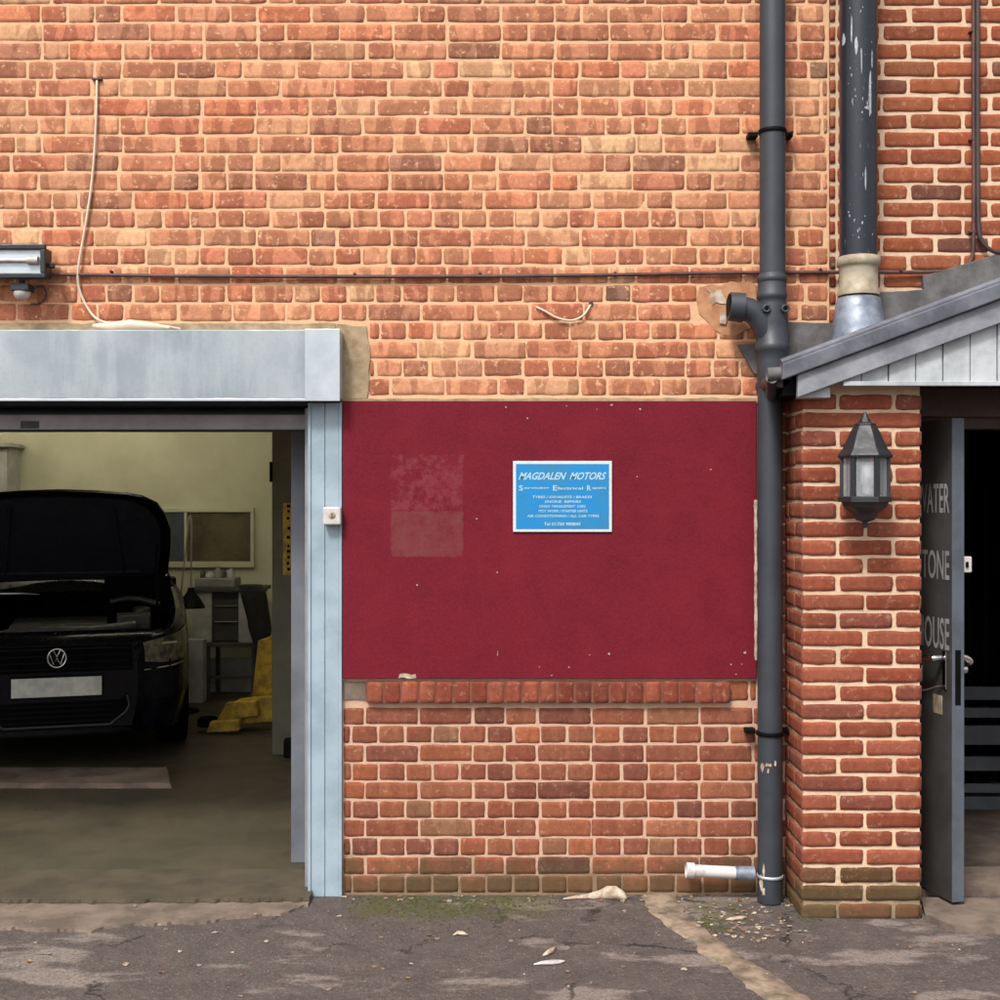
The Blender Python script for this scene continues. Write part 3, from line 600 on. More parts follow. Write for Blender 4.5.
# black soil pipe
ysp = -.12
sp = thing('soil_pipe', 'fat black painted iron pipe with white scuffs rising through the porch roof', 'pipe', P(858, 340, ysp)); xq = P(858.5, 0, ysp).x; qs = lambda py: P(0, py, ysp).z
m, nt, bb = newmat('black_pipe_worn'); n1 = N(nt, 'ShaderNodeNewGeometry'); v = N(nt, 'ShaderNodeVectorMath', operation='MULTIPLY'); v.inputs[1].default_value = (60, 60, 7); nt.links.new(n1.outputs['Position'], v.inputs[0])
n2 = noise_n(nt, 1, 5, .75, v.outputs[0]); n3 = noise_n(nt, 90, 3, .8)
c = mix(nt, ramp(nt, n2.outputs[0], .66, .70, 0, .6), (.014, .017, .026, 1), (.5, .52, .56, 1)); c = mix(nt, ramp(nt, n3.outputs[0], .68, .72, 0, .7), c, (.45, .45, .45, 1)); nt.links.new(c, bb.inputs['Base Color']); bb.inputs['Roughness'].default_value = .33; M['sp'] = m
b = MB(); b.tube([(xq, ysp, 4.75), (xq, ysp, qs(260))], .0725, M['sp'], 32); b.build('iron_pipe', sp)
lst = [(846, 36, 1.2, 8), (870, 95, 1.5, 30), (867, 108, 4, 2.5), (865, 180, 1.1, 13), (872, 60, 1, 10), (856, 45, 1.5, 10), (861, 60, 1, 14), (852, 30, .8, 18)]+[(random.uniform(846, 873), random.choice((random.uniform(205, 255), random.uniform(0, 120))), random.uniform(.3, .8), random.uniform(.5, 2.4)) for _ in range(26)]
scuffs('white_scuffs', sp, lst, xq, ysp, .0725, simple('scuff', (.42, .45, .50, 1), .7, var=.4, scale=60, bs=.1))
b = MB(); b.lathe([(.080, qs(296)), (.080, qs(291)), (.074, qs(289)), (.074, qs(268)), (.077, qs(267)), (.083, qs(266)), (.083, qs(258)), (.073, qs(257))], (xq, ysp, 0), M['cream'], 32); b.build('cream_collar', sp)
b = MB(); b.lathe([(.118, 2.18), (.105, qs(335)), (.090, qs(308)), (.082, qs(299)), (.070, qs(297))], (xq, ysp, 0), M['leadlight'], 32); b.build('lead_cone', sp)
# conduits
b = MB(); pts = [P(-150, 274, -.012), P(45, 274.5, -.012), P(200, 276.5, -.012), P(400, 277, -.012), P(560, 276, -.012), P(760, 272.5, -.012), P(900, 272.5, -.006), P(945, 272, 0), P(962, 270, 0), P(971, 262, 0), P(973.5, 245, 0), P(973, 100, 0), P(973, -120, 0)]
pts = [Vector((p.x, p.y-.004, p.z)) for p in pts]
b.tube(pts, .0078, M['conduit'], 10, True, 1)
cdt = tag(b.build('conduit'), 'thin brown conduit running along the brick wall above the shutter box', 'conduit')
for x_, y_ in ((112, 272), (355, 274.5), (480, 274), (615, 273.5), (820, 270), (900, 271)):
    b = MB(); b.lathe([(.006, .0), (.006, .014), (.003, .018)], P(x_, y_, -.006), M['conduit'], 10, 'y'); b.build('saddle', cdt)
b = MB(); b.tube([P(978, -120, -.01), P(977.5, 100, -.01), P(978, 225, -.01), P(980, 240, -.01), P(990, 251, -.01), P(1010, 254, -.01), P(1120, 256, -.01)], .0095, M['conduit_d'], 10, True, 1)
c2 = tag(b.build('conduit'), 'dark vertical conduit on the red brick wall curving right above the porch roof', 'conduit')
for y_ in (32, 140, 232):
    b = MB(); b.box(P(970, y_-1.5, -.012), P(974, y_+1.5, .01), M['conduit_d']); b.build('saddle', c2)
M['cable'] = simple('white_cable', pc(248, 226, 200), .5, var=.1, bs=0)
b = MB(); b.tube([P(97, 78, -.004), P(97, 84, -.014), P(96, 130, -.012), P(92, 185, -.013), P(84, 235, -.012), P(77, 272, -.022), P(79, 290, -.012), P(86, 306, -.012), P(96, 320, -.02), P(112, 324, -.04), P(140, 325, -.05), P(165, 326, -.05), P(180, 329, -.03)], .0052, M['cable'], 8, True, 2)
cb_ = tag(b.build('cable'), 'long white cable hanging down the brick wall onto the shutter box', 'cable')
b = MB(); q_ = P(97, 79, -.01); b.box((q_.x-.02, -.016, q_.z-.003), (q_.x+.02, .0, q_.z+.004), M['conduit']); b.build('cable_entry', cb_)
b = MB(); b.tube([P(536, 307, -.006), P(545, 311, -.012), P(556, 318, -.014), P(572, 321.5, -.014), P(584, 316, -.014), P(590, 306, -.01), P(591, 304, .002)], .0045, M['cable'], 8, True, 2)
cb2 = tag(b.build('cable'), 'short loose loop of pale cable on the brickwork above the burgundy board', 'cable')
b = MB(); b.lathe([(.010, 0), (.008, .008)], P(591, 304, 0), M['conduit_d'], 12, 'y'); b.build('cable_entry', cb2)
b = MB(); pts = [(95, 322), (104, 321), (118, 324), (128, 322), (135, 320), (148, 322), (160, 324), (170, 327), (150, 329), (128, 331), (108, 330), (95, 329)]
for i in range(4):
    vs = [P(x+random.uniform(-1, 1), y+random.uniform(-.8, .8)-i*.4, -.055-.012*i) for x, y in pts]; b.add(vs, [tuple(range(len(vs)))], M['cable'])
b2 = MB()
L = len(pts)//2+1
for seg, rr in (([P(93, 326, -.05), P(110, 327, -.055), P(130, 325.5, -.055), P(150, 326.5, -.05), P(170, 328, -.05)], [.008, .019, .024, .018, .006]),): b2.tube(seg, rr, M['cable'], 12)
tag(b2.build('plastic_wrap'), 'bundle of white plastic wrapped round cable on top of shutter box', 'wrapping')

# ================================================================ FLOODLIGHT
fl = thing('floodlight', 'black security floodlight with halogen tube and sensor at the left edge', 'floodlight', P(20, 262, 0))
yf = -.13; A = P(-30, 244, yf); B = P(45, 278, yf)
b = MB(); b.box((A.x, yf+.02, B.z+.01), (B.x-.005, yf+.09, A.z-.01), M['darkmetal'])
for bx in (((A.x, yf, A.z-.02), (B.x, yf+.02, A.z)), ((A.x, yf, B.z), (B.x, yf+.02, B.z+.02)), ((A.x, yf, B.z+.02), (A.x+.02, yf+.02, A.z-.02)), ((B.x-.02, yf, B.z+.02), (B.x, yf+.02, A.z-.02))): b.box(*bx, M['darkmetal'])
b.box((B.x-.001, yf+.03, (A.z+B.z)/2-.02), (B.x+.02, yf+.06, (A.z+B.z)/2), M['darkmetal'])
b.build('housing', fl, .004)
b = MB(); b.box((A.x+.02, yf+.014, B.z+.02), (B.x-.02, yf+.019, A.z-.02), M['galv_b']); b.build('reflector', fl)
b = MB(); zc = (A.z+B.z)/2+.004; b.tube([(A.x+.05, yf+.006, zc), (B.x-.07, yf+.006, zc)], .008, M['white'], 12); b.tube([(B.x-.07, yf+.006, zc), (B.x-.028, yf+.006, zc)], .016, M['white'], 12); b.build('halogen_tube', fl)
m, nt, bb = newmat('clear_glass'); bb.inputs['Transmission Weight'].default_value = 1; bb.inputs['Roughness'].default_value = .03; bb.inputs['IOR'].default_value = 1.1; bb.inputs['Base Color'].default_value = (.9, .93, .95, 1); M['glass'] = m
b = MB(); q_ = P(22, 290, yf+.05); b.tube([(q_.x, yf+.05, B.z), (q_.x, yf+.05, B.z-.03)], .011, M['darkmetal'], 12); b.box((q_.x-.036, yf+.02, q_.z-.008), (q_.x+.036, yf+.085, q_.z+.022), M['darkmetal']); b.build('sensor_housing', fl, .005)
b = MB(); b.lathe([(.012, -.036), (.024, -.032), (.031, -.02), (.033, -.008)], (q_.x, yf+.05, q_.z), M['white'], 20); b.build('sensor_lens', fl)
b = MB(); b.box((q_.x-.03, yf+.09, B.z+.03), (q_.x+.03, 0, A.z-.03), M['darkmetal']); b.build('bracket', fl, .004)
b = MB(); b.tube([(q_.x+.03, yf+.06, q_.z), P(44, 285, -.02), P(47, 297, -.012), P(40, 304, -.01), P(31, 304, .0)], .003, M['conduit_d'], 8, True, 2); b.build('flex', fl)

# ================================================================ WALL LANTERN
yl = YP-.125; kl = 1250/(D+yl)
ln = thing('wall_lantern', 'black coach lantern with clear panes fixed to the brick pier', 'lantern', ((865-500)/kl, YP, CZ))
xl = (865-500)/kl; zl = lambda py: CZ+(500-py)/kl; w_ = 1/kl; ph = R(0)
M['lamp'] = simple('lantern_black', (.02, .021, .025, 1), .5, bs=.1)
M['lampglass'] = M['glass']
HX = 6
b = MB(); b.lathe([(w_*26, zl(458)), (w_*27, zl(456)), (w_*26, zl(454)), (w_*22, zl(449)), (w_*18, zl(440)), (w_*14, zl(431)), (w_*11, zl(426)), (w_*11, zl(424)), (w_*6, zl(422)), (w_*5, zl(419)), (w_*3.5, zl(417)), (w_*1.5, zl(412))], (xl, yl, 0), M['lamp'], HX, phase=R(-16.4), smooth=False); b.build('lamp_roof', ln, .002)
b = MB()
for k in range(HX):
    an = R(60*k-16.4); r = w_*22.5; b.box((xl+r*math.cos(an)-.009, yl+r*math.sin(an)-.007, zl(498)), (xl+r*math.cos(an)+.009, yl+r*math.sin(an)+.007, zl(456)), M['lamp'], Matrix.Rotation(an+math.pi/2, 3, 'Z'))
b.lathe([(w_*26, zl(502)), (w_*26, zl(497)), (w_*20, zl(496))], (xl, yl, 0), M['lamp'], HX, phase=R(-16.4), smooth=False)
b.lathe([(w_*2, zl(528)), (w_*3, zl(522)), (w_*9, zl(520)), (w_*12, zl(514)), (w_*21, zl(507)), (w_*23, zl(502))], (xl, yl, 0), M['lamp'], HX, phase=R(-16.4), smooth=False)
b.build('lamp_frame', ln, .001)
m, nt, bb = newmat('lantern_pane'); bb.inputs['Base Color'].default_value = (.85, .9, .95, 1); bb.inputs['Transmission Weight'].default_value = .78; bb.inputs['Roughness'].default_value = .12; bb.inputs['IOR'].default_value = 1.2
b = MB(); b.lathe([(w_*22, zl(497)), (w_*22, zl(457))], (xl, yl, 0), m, HX, phase=R(-16.4), smooth=False, cap=False); b.build('glass_panes', ln)
b = MB(); b.lathe([(w_*5, zl(494)), (w_*5, zl(486)), (w_*7, zl(484)), (w_*7, zl(467)), (w_*4, zl(463))], (xl, yl-.03, 0), M['white'], 16); b.build('bulb', ln)
b = MB(); b.box((xl-.05, YP-.016, zl(505)), (xl+.05, YP-.006, zl(450)), M['lamp']); b.tube([(xl, YP-.01, zl(515)), (xl, yl, zl(512))], .012, M['lamp'], 12); b.box((xl-.012, YP-.02, zl(445)), (xl+.012, yl+.05, zl(438)), M['lamp']); b.build('bracket', ln, .002)

# ================================================================ GROUND
def lines(lo, hi, flo, fhi, fine, coarse):
    out = [lo]; x = lo
    while x < hi:
        x += fine if flo <= x < fhi else min(coarse, max(fine, .35*max(flo-x, x-fhi, fine))) if not (x < flo and flo-x < fine) else fine
        out.append(min(x, hi))
    return out
gx = lines(-60, 60, -3.2, 3.2, .05, 6); gy = lines(-60, .02, -2.0, .1, .05, 6)
vs = []
for y in gy:
    for x in gx:
        e = max(0, min(1, (-.05-y)*4)); z = (noise.noise(Vector((x*.9, y*.9, 3)))*.012+noise.noise(Vector((x*4, y*4, 9)))*.004)*e if abs(x) < 6 and y > -5 else 0
        vs.append((x, y, z))
nxg = len(gx); g = MB(); g.add(vs, [(j*nxg+i, j*nxg+i+1, (j+1)*nxg+i+1, (j+1)*nxg+i) for j in range(len(gy)-1) for i in range(nxg-1)], M['asphalt'], smooth=True)
tag(g.build('ground', fix=False), kind='structure')
g = MB(); g.box((-60, .02, -.3), (60, 60, -.02), M['asphalt']); tag(g.build('rear_ground'), kind='structure')
g = MB(); g.box((GX0, .26, -.015), (GX1+.3, GY, .02), M['gfloor']); tag(g.build('garage_floor'), kind='structure')
def apron(y_edge_px, z, y_in, m, name, x_in0, x_in1, amp, th_=.02, nn=110):
    vs = []; 
    for i in range(nn+1):
        px = -240+(y_edge_px[-1][0]+240)*i/nn
        for j in range(len(y_edge_px)-1):
            if y_edge_px[j][0] <= px <= y_edge_px[j+1][0]:
                t = (px-y_edge_px[j][0])/(y_edge_px[j+1][0]-y_edge_px[j][0]); yy = y_edge_px[j][1]*(1-t)+y_edge_px[j+1][1]*t; break
        yy += noise.noise(Vector((px*.06, 0, z*50)))*amp+noise.noise(Vector((px*.17, 5, z*50)))*amp*.6
        p = G(px, yy, z); vs.append(p)
    n = len(vs); top = [(p.x, p.y+.004, z) for p in vs]; low = [(p.x, p.y, z-th_) for p in vs]; bk = [(p.x, y_in, z) for p in vs]
    mb = MB(); mb.add(top+low+bk, [(i, i+1, n*2+i+1, n*2+i) for i in range(n-1)]+[(n+i, n+i+1, i+1, i) for i in range(n-1)], m, smooth=False)
    return tag(mb.build(name, fix=False), kind='structure')
apron([(-240, 928), (0, 928), (90, 930), (140, 924), (210, 920), (290, 911), (308, 905)], .010, .0, M['stone'], 'concrete_apron', 0, 0, 2.2, .012, 260)
apron([(-240, 899), (0, 900), (140, 899.5), (250, 899), (309, 898)], .024, .27, M['stone2'], 'threshold', 0, 0, 1.6, .012, 260)
g = MB(); q0 = [(922, 897), (1060, 900), (1060, 928), (1000, 928), (955, 926), (925, 914)]
vs = [G(x, y, .022) for x, y in ragged(q0, 1.2, 12)]; n = len(vs); g.add(vs+[Vector((p.x, p.y-.004, -.01)) for p in vs], [tuple(range(n))]+[((i+1) % n, i, n+i, n+(i+1) % n) for i in range(n)], M['stone'])
g.box((DX0, -.01, -.02), (DX1+.3, .3, .026), M['stone']); g.box((1.45, .301, -.02), (3.0, 3.4, .02), M['passagefloor'])
tag(g.build('doorstep'), kind='structure')
# pale broken strip in the asphalt
L_ = [(641, 896), (650, 912), (668, 928), (690, 940), (703, 956), (722, 965), (742, 984), (772, 1003), (800, 1030)]
Rr = [(676, 893), (684, 912), (700, 928), (716, 938), (730, 950), (748, 962), (775, 975), (806, 998), (850, 1030)]
def dens(l, a):
    out = []
    for i in range(len(l)-1):
        for k in range(5):
            t = k/5; out.append((l[i][0]*(1-t)+l[i+1][0]*t+random.uniform(-a, a), l[i][1]*(1-t)+l[i+1][1]*t+random.uniform(-a*.5, a*.5)))
    return out+[l[-1]]
l1, r1 = dens(L_, 2.8), dens(Rr, 2.8); g = MB()
vs = []
for a, c_ in zip(l1, r1):
    for t, dz in ((0, -.002), (.04, .004), (.5, .006), (.96, .004), (1, -.002)):
        p = G(a[0]*(1-t)+c_[0]*t, a[1]*(1-t)+c_[1]*t, 0); p.z = dz+noise.noise(Vector((p.x*.9, p.y*.9, 3)))*.012*max(0, min(1, (-.05-p.y)*4))+noise.noise(p*14)*.001; vs.append(p)
g.add(vs, [(i*5+j, i*5+j+1, (i+1)*5+j+1, (i+1)*5+j) for i in range(len(l1)-1) for j in range(4)], M['strip'], smooth=True)
tag(g.build('concrete_strip', fix=True), kind='structure')
def gz(x, y): e = max(0, min(1, (-.05-y)*4)); return (noise.noise(Vector((x*.9, y*.9, 3)))*.012+noise.noise(Vector((x*4, y*4, 9)))*.004)*e
# litter: tiny leaves and grit
M['leafb'] = simple('dead_leaf', pc(120, 80, 58), .8, scale=40, col2=pc(168, 140, 112), bs=0); M['grit'] = simple('grit', pc(190, 175, 160), .9, scale=40, col2=pc(120, 106, 96), bs=0)
def flake(mb, x, y, r, m, z=0.):
    n = 7; a0 = random.random()*6; cz = gz(x, y)+z+.003
    rim = [(x+r*math.cos(a0+2*math.pi*k/n)*random.uniform(.6, 1.1), y+r*.7*math.sin(a0+2*math.pi*k/n)*random.uniform(.6, 1.1), cz+random.uniform(0, r*.45)) for k in range(n)]
    mb.add(rim+[(x, y, cz+r*.1)]+[(p[0], p[1], p[2]-.0025) for p in rim], [(k, (k+1) % n, n) for k in range(n)]+[((k+1) % n, k, n+1+k, n+1+(k+1) % n) for k in range(n)], m)
g = MB()
for _ in range(420):
    c0 = random.random()
    if c0 < .45: px_, py_ = random.gauss(740, 34), random.uniform(897, 945)
    elif c0 < .6: px_, py_ = random.uniform(340, 790), random.uniform(896, 902)
    else: px_, py_ = random.uniform(-40, 1040), random.uniform(905, 1040)
    if px_ > 795 and py_ < 925: continue
    p = G(px_, py_); 
    flake(g, p.x, p.y, random.choice((.003, .004, .005, .007, .010, .013)), random.choice((M['leafb'], M['leafb'], M['grit'], M['grit'], M['debris'])), .012 if px_ < 308 and py_ < 930 else 0)
tag(g.build('litter', fix=True), 'dead leaf scraps and grit scattered over the asphalt', 'litter', kind='stuff')
g = MB()
for _ in range(900):
    px_, py_ = random.gauss(440, 55), 897+abs(random.gauss(0, 11))
    if random.random() < .2: px_, py_ = random.gauss(708, 12), random.gauss(927, 5)
    if random.random() < .1: px_, py_ = random.uniform(798, 822), random.uniform(908, 921)
    if px_ < 345: continue
    p = G(px_, py_); r = random.uniform(.003, .007); 
    g.lathe([(r, -.001), (r*.8, r*.35), (r*.3, r*.6)], (p.x, p.y, gz(p.x, p.y)), None or M.setdefault('moss', simple('moss', pc(84, 88, 42), .95, scale=60, col2=pc(56, 58, 30), bs=.5, bscale=200)), 6)
tag(g.build('moss'), 'low green moss along the foot of the brick wall', 'moss', kind='stuff')
# scraps
def lump(name, pts, label, cat, m, base=None):
    """pts: (px,py,width_m,height_m) along the piece"""
    mb = MB(); ring = []; n = 10
    for (px_, py_, w, h) in pts:
        p = G(px_, py_)
        for k in range(n):
            a = math.pi*2*k/n; ring.append((p.x+random.uniform(-.002, .002), p.y+math.cos(a)*w*random.uniform(.85, 1.1), gz(p.x, p.y)+.003+max(0, math.sin(a))*h*random.uniform(.8, 1.1)))
    L = len(pts); mb.add(ring, [(i*n+k, i*n+(k+1) % n, (i+1)*n+(k+1) % n, (i+1)*n+k) for i in range(L-1) for k in range(n)]+[tuple(range(n)), tuple(range((L-1)*n, L*n))], m, smooth=True)
    return tag(mb.build(name), label, cat)
lump('plaster_scrap', [(563, 900, .004, .004), (574, 899, .012, .012), (588, 898.5, .016, .016), (598, 898, .024, .028), (607, 897, .032, .042), (616, 897, .034, .046), (624, 899, .024, .032), (627, 900, .006, .008)], 'torn cream scrap lying at the foot of the brick wall', 'scrap', M['debris'])
lump('paper_scrap', [(534, 965, .004, .004), (542, 963.5, .014, .008), (552, 963, .018, .010), (560, 962.5, .014, .008), (565, 962, .004, .004)], 'flat white scrap on the asphalt, the larger and lower one', 'scrap', M['white'])
lump('paper_scrap', [(543, 956, .004, .004), (548, 954, .016, .014), (553, 952, .012, .012), (556, 948, .004, .004)], 'small crumpled white scrap just above the flat one', 'scrap', M['debris'])
lump('paper_scrap', [(726, 921, .004, .004), (733, 920, .014, .010), (741, 919, .014, .008), (747, 918, .004, .003)], 'pale scrap lying below the grey drainpipe', 'scrap', M['debris'])
lump('fallen_leaf', [(453, 934, .004, .003), (458, 932, .014, .008), (463, 933, .012, .008), (468, 934, .004, .003)], 'curled pale leaf on the asphalt below the moss', 'leaf', M['debris'])
# ================================================================ CAR
car = thing('car', 'black estate car facing out of the garage with its bonnet raised', 'car', (-2.515, 2.1, .02)); car['_local'] = 1
car.rotation_euler = (0, 0, R(17)); car.scale = (.95, 1, 1)
M['bay'] = simple('engine_bay', (.02, .02, .022, 1), .5, scale=12, col2=(.045, .043, .04, 1), bs=.6, bscale=50)
M['liner'] = simple('bonnet_liner', (.016, .017, .034, 1), .75, bs=.3)
M['lens'] = simple('headlight_lens', (.16, .14, .085, 1), .12, .0, scale=14, col2=(.03, .03, .03, 1), bs=0)
M['plate'] = simple('number_plate', pc(228, 228, 220), .45, scale=9, col2=pc(190, 190, 184), bs=0)
M['scuttle'] = simple('scuttle_grey', (.02, .02, .02, 1), .3, scale=5, bs=.02)
def itp(tab, t):
    for i in range(len(tab)-1):
        if tab[i][0] <= t <= tab[i+1][0]: k = (t-tab[i][0])/(tab[i+1][0]-tab[i][0]); return tab[i][1]*(1-k)+tab[i+1][1]*k
    return tab[-1][1] if t > tab[-1][0] else tab[0][1]
WT = [(0, .46), (.015, .56), (.05, .655), (.12, .72), (.25, .765), (.5, .79), (1.2, .80), (3.6, .80), (4.2, .77), (4.42, .70), (4.5, .6)]
ZT = [(0, .73), (.05, .775), (.15, .81), (.5, .89), (1.15, .98), (3.6, 1.0), (4.45, .98), (4.5, .9)]
WH = (.86, 3.45); b = MB(); st = []
ys_ = [0, .015, .03, .05, .08, .12, .18, .25, .33, .4, .48]+[.86+.40*math.cos(math.pi*(1-k/12)) for k in range(13)]+[1.3, 1.6, 2.2, 2.8]+[3.45+.40*math.cos(math.pi*(1-k/12)) for k in range(13)]+[3.95, 4.2, 4.35, 4.42, 4.47, 4.5]
for ly in sorted(ys_):
    W, zt_ = itp(WT, ly), itp(ZT, ly); zb_ = .225-.0*ly
    if ly < .02: zb_ = .26
    arch = zb_
    for c0 in WH:
        if abs(ly-c0) < .385: arch = max(arch, .31+math.sqrt(.385**2-(ly-c0)**2))
    zin = .60 if .13 < ly < 1.14 else zt_+.004
    pr = [(0, zb_), (W*.72, zb_), (W*.93, arch), (W, max(arch+.02, min(.42, zt_-.3))), (W*1.005, max(arch+.03, .60)), (W*.985, zt_-.06), (W*.93, zt_), (W*.86, zt_-.004), (W*.84, zin), (0, zin)]
    st.append([(-x, ly, z) for x, z in pr[::-1]]+[(x, ly, z) for x, z in pr[1:-1]]); 
n = len(st[0]); vs = [v for s_ in st for v in s_]
b.add(vs, [(i*n+k, i*n+(k+1) % n, (i+1)*n+(k+1) % n, (i+1)*n+k) for i in range(len(st)-1) for k in range(n)], M['blackpaint'], smooth=True)
b.add(st[0], [tuple(range(n))], M['blackpaint']); b.add(st[-1], [tuple(range(n))], M['blackpaint'])
o = b.build('body', car)
b = MB(); b.box((-.52, .2, .60), (.52, 1.1, .68), M['bay']); b.box((-.3, .35, .66), (.28, .85, .82), M['bay']); b.box((.34, .4, .66), (.55, .62, .86), M['bay']); b.tube([(-.5, .3, .72), (-.2, .24, .8), (.2, .26, .78), (.45, .34, .8)], .035, M['bay'], 12, True, 2)
b.lathe([(.06, .80), (.06, .87), (.03, .88)], (.50, .80, 0), M['bay'], 16); b.lathe([(.05, .80), (.05, .85), (.03, .86)], (-.45, .7, 0), M['bay'], 16)
b.build('engine', car, .012)
b = MB(); nS = 15; vs = []
for j, (yy, zz) in enumerate(((1.08, .965), (1.12, 1.0), (1.20, 1.045), (1.30, 1.11))):
    for i in range(nS): x = -.62+1.24*i/(nS-1); vs.append((x, yy+.10*(x/.62)**2, zz-.05*(x/.62)**2))
b.add(vs, [(j*nS+i, j*nS+i+1, (j+1)*nS+i+1, (j+1)*nS+i) for j in range(3) for i in range(nS-1)], M['scuttle'], smooth=True); b.build('scuttle_panel', car)
b = MB(); b.tube([(-.66, .98, .955), (-.5, 1.0, .965), (-.28, 1.03, .96), (-.16, 1.05, .95)], [.012, .017, .014, .004], M['chrome'], 10); b.build('glint_bar', car)  # chrome bar added to imitate a bright reflection streak below the bonnet
b = MB(); b.box((.26, 1.0, .80), (.70, 1.06, 1.06), M['rubber']); b.tube([(.3, .98, .9), (.45, .94, .93), (.62, .9, .88)], .02, M['bay'], 10, True, 1); b.build('bulkhead_cover', car, .02)
# bonnet
ang = R(44); Hy, Hz, HL = 1.17, 1.02, .865
out = [(0, .63), (.10, .685), (.40, .695), (.60, .69), (.74, .655), (.86, .60), (.935, .50), (.962, .40), (.98, .22), (.99, 0)]
def hd(s_, x, off=0.): bow = -.045*(x/.66)**2-.03*max(0, s_-.7)**2*8; return (x, Hy-math.cos(ang)*s_*HL-math.sin(ang)*(off+bow), Hz+math.sin(ang)*s_*HL+math.cos(ang)*(-(off)+bow*.2)+(.012 if s_ < .01 else 0)*(1-(x/.66)**2))
def hoodmesh(mb, scale, off0, off1, m):
    rows = []
    for s_, w in out[:-1]+[(.99, .02)]:
        rows.append([hd(.5+(s_-.5)*scale, -w*scale+2*w*scale*i/16, off0) for i in range(17)])
    nn = 17; top = [p for r_ in rows for p in r_]; low = [hd(.5+(s_-.5)*scale, -w*scale+2*w*scale*i/16, off1) for s_, w in out[:-1]+[(.99, .02)] for i in range(17)]
    N0 = len(top); nr = len(rows); f = [(j*nn+i, j*nn+i+1, (j+1)*nn+i+1, (j+1)*nn+i) for j in range(nr-1) for i in range(nn-1)]
    f2 = [tuple(N0+q for q in t[::-1]) for t in f]; rim = [j*nn for j in range(nr)]+[(nr-1)*nn+i for i in range(1, nn)]+[j*nn+nn-1 for j in range(nr-2, -1, -1)]+[i for i in range(nn-2, 0, -1)]
    f3 = [(rim[i], rim[(i+1) % len(rim)], N0+rim[(i+1) % len(rim)], N0+rim[i]) for i in range(len(rim))]
    mb.add(top+low, f+f2+f3, m, smooth=False)
b = MB(); hoodmesh(b, 1., 0, -.02, M['blackpaint']); bo = b.build('bonnet', car, .004); bo['label'] = 'raised black bonnet'
b = MB(); hoodmesh(b, .90, .014, .001, M['liner']); 
for x in (-.35, .35): b.tube([hd(.12, x*1.1, .02), hd(.86, x*.9, .02)], .012, M['liner'], 8)
b.tube([hd(.14, -.5, .02), hd(.14, .5, .02)], .014, M['liner'], 8); b.build('bonnet_liner', bo)
b = MB(); b.tube([(.60, .75, .88), hd(.45, .60, .01)], .008, M['trim'], 8); b.build('gas_strut', car)
b = MB(); b.tube([(-.60, .75, .88), hd(.45, -.60, .01)], .008, M['trim'], 8); b.build('gas_strut', car)
# greenhouse
b = MB(); pf = [(1.2, .97, .70), (2.0, 1.42, .56), (2.5, 1.47, .56), (3.7, 1.44, .55), (4.25, 1.30, .55), (4.46, .97, .66)]
vs = [(s_*w, y, z) for s_ in (-1, 1) for y, z, w in pf]; k = len(pf)
b.add(vs, [(i, i+1, k+i+1, k+i) for i in range(k-1)]+[tuple(range(k)), tuple(range(2*k-1, k-1, -1))], M['glassdark']); b.build('windows', car)
b = MB(); vs = []
for s_ in (-1, 0, 1):
    for y, z, w in pf[1:5]: vs.append((s_*(w-.005), y, z+(.03 if s_ == 0 else .012)))
vs2 = [(x, y, z-.03) for x, y, z in vs]
b.add(vs+vs2, [(s_*4+i, s_*4+i+1, s_*4+5+i, s_*4+4+i) for s_ in (0, 1) for i in range(3)]+[(12+s_*4+i, 12+s_*4+i+1, 12+s_*4+5+i, 12+s_*4+4+i) for s_ in (0, 1) for i in range(3)], M['blackpaint'], smooth=True); b.build('roof', car)
for y0, y1 in ((1.24, 2.02), (2.72, 2.76), (3.62, 3.66)):
    for s_ in (-1, 1):
        z1 = 1.43; b = MB(); b.tube([(s_*.705, y0, .97), (s_*.568, y1, z1)], .024, M['blackpaint'], 8); b.build('pillar', car)
for s_ in (-1, 1):
    for c0 in WH:
        b = MB(); b.lathe([(.20, -.10), (.295, -.10), (.312, -.085), (.315, -.05), (.315, .05), (.312, .085), (.295, .10), (.20, .10)], (s_*.695, c0, .315), M['rubber'], 32, 'x'); wo = b.build('wheel', car)
        b = MB(); b.lathe([(.20, 0.), (.205, .015), (.06, .005), (.05, .03), (.02, .03)] if s_ > 0 else [(.20, 0.), (.205, -.015), (.06, -.005), (.05, -.03), (.02, -.03)], (s_*.775, c0, .315), M['rail'], 32, 'x'); b.build('rim', wo)
    b = MB(); b.box((s_*.68, 1.42, .93), (s_*.755, 1.62, 1.02), M['blackpaint']); b.tube([(s_*.64, 1.5, .98), (s_*.70, 1.5, .98)], .02, M['trim'], 8); b.build('wing_mirror', car, .02, 3)
    # headlight follows the curved front corner
    vs = []; lys = [.006, .03, .07, .13, .21, .30, .38]; lo_h = [.625, .615, .615, .625, .645, .68, .715]; hi_h = [.735, .755, .77, .785, .80, .81, .805]
    for o_ in (.005, -.02):
        for i, ly in enumerate(lys):
            W = itp(WT, ly)
            for z in (lo_h[i], (lo_h[i]+hi_h[i])/2, hi_h[i]): f_ = .012 if z == hi_h[i] else 0; vs.append((s_*(W+o_-f_), ly-(.006 if ly < .1 else 0)+(.01 if o_ < 0 else 0), z))
    nl = len(lys); f = [(i*3+j, i*3+j+1, (i+1)*3+j+1, (i+1)*3+j) for i in range(nl-1) for j in range(2)]; f += [tuple(nl*3+q for q in t) for t in f]
    b = MB(); b.add(vs, f, M['lens'], smooth=True); ho = b.build('headlight', car)
    b = MB(); b.box((s_*.60, .022, .722), (s_*.70, .030, .735), M['chrome'], Matrix.Rotation(s_*.45, 3, 'Z')); b.build('lamp_trim', ho)
b = MB()
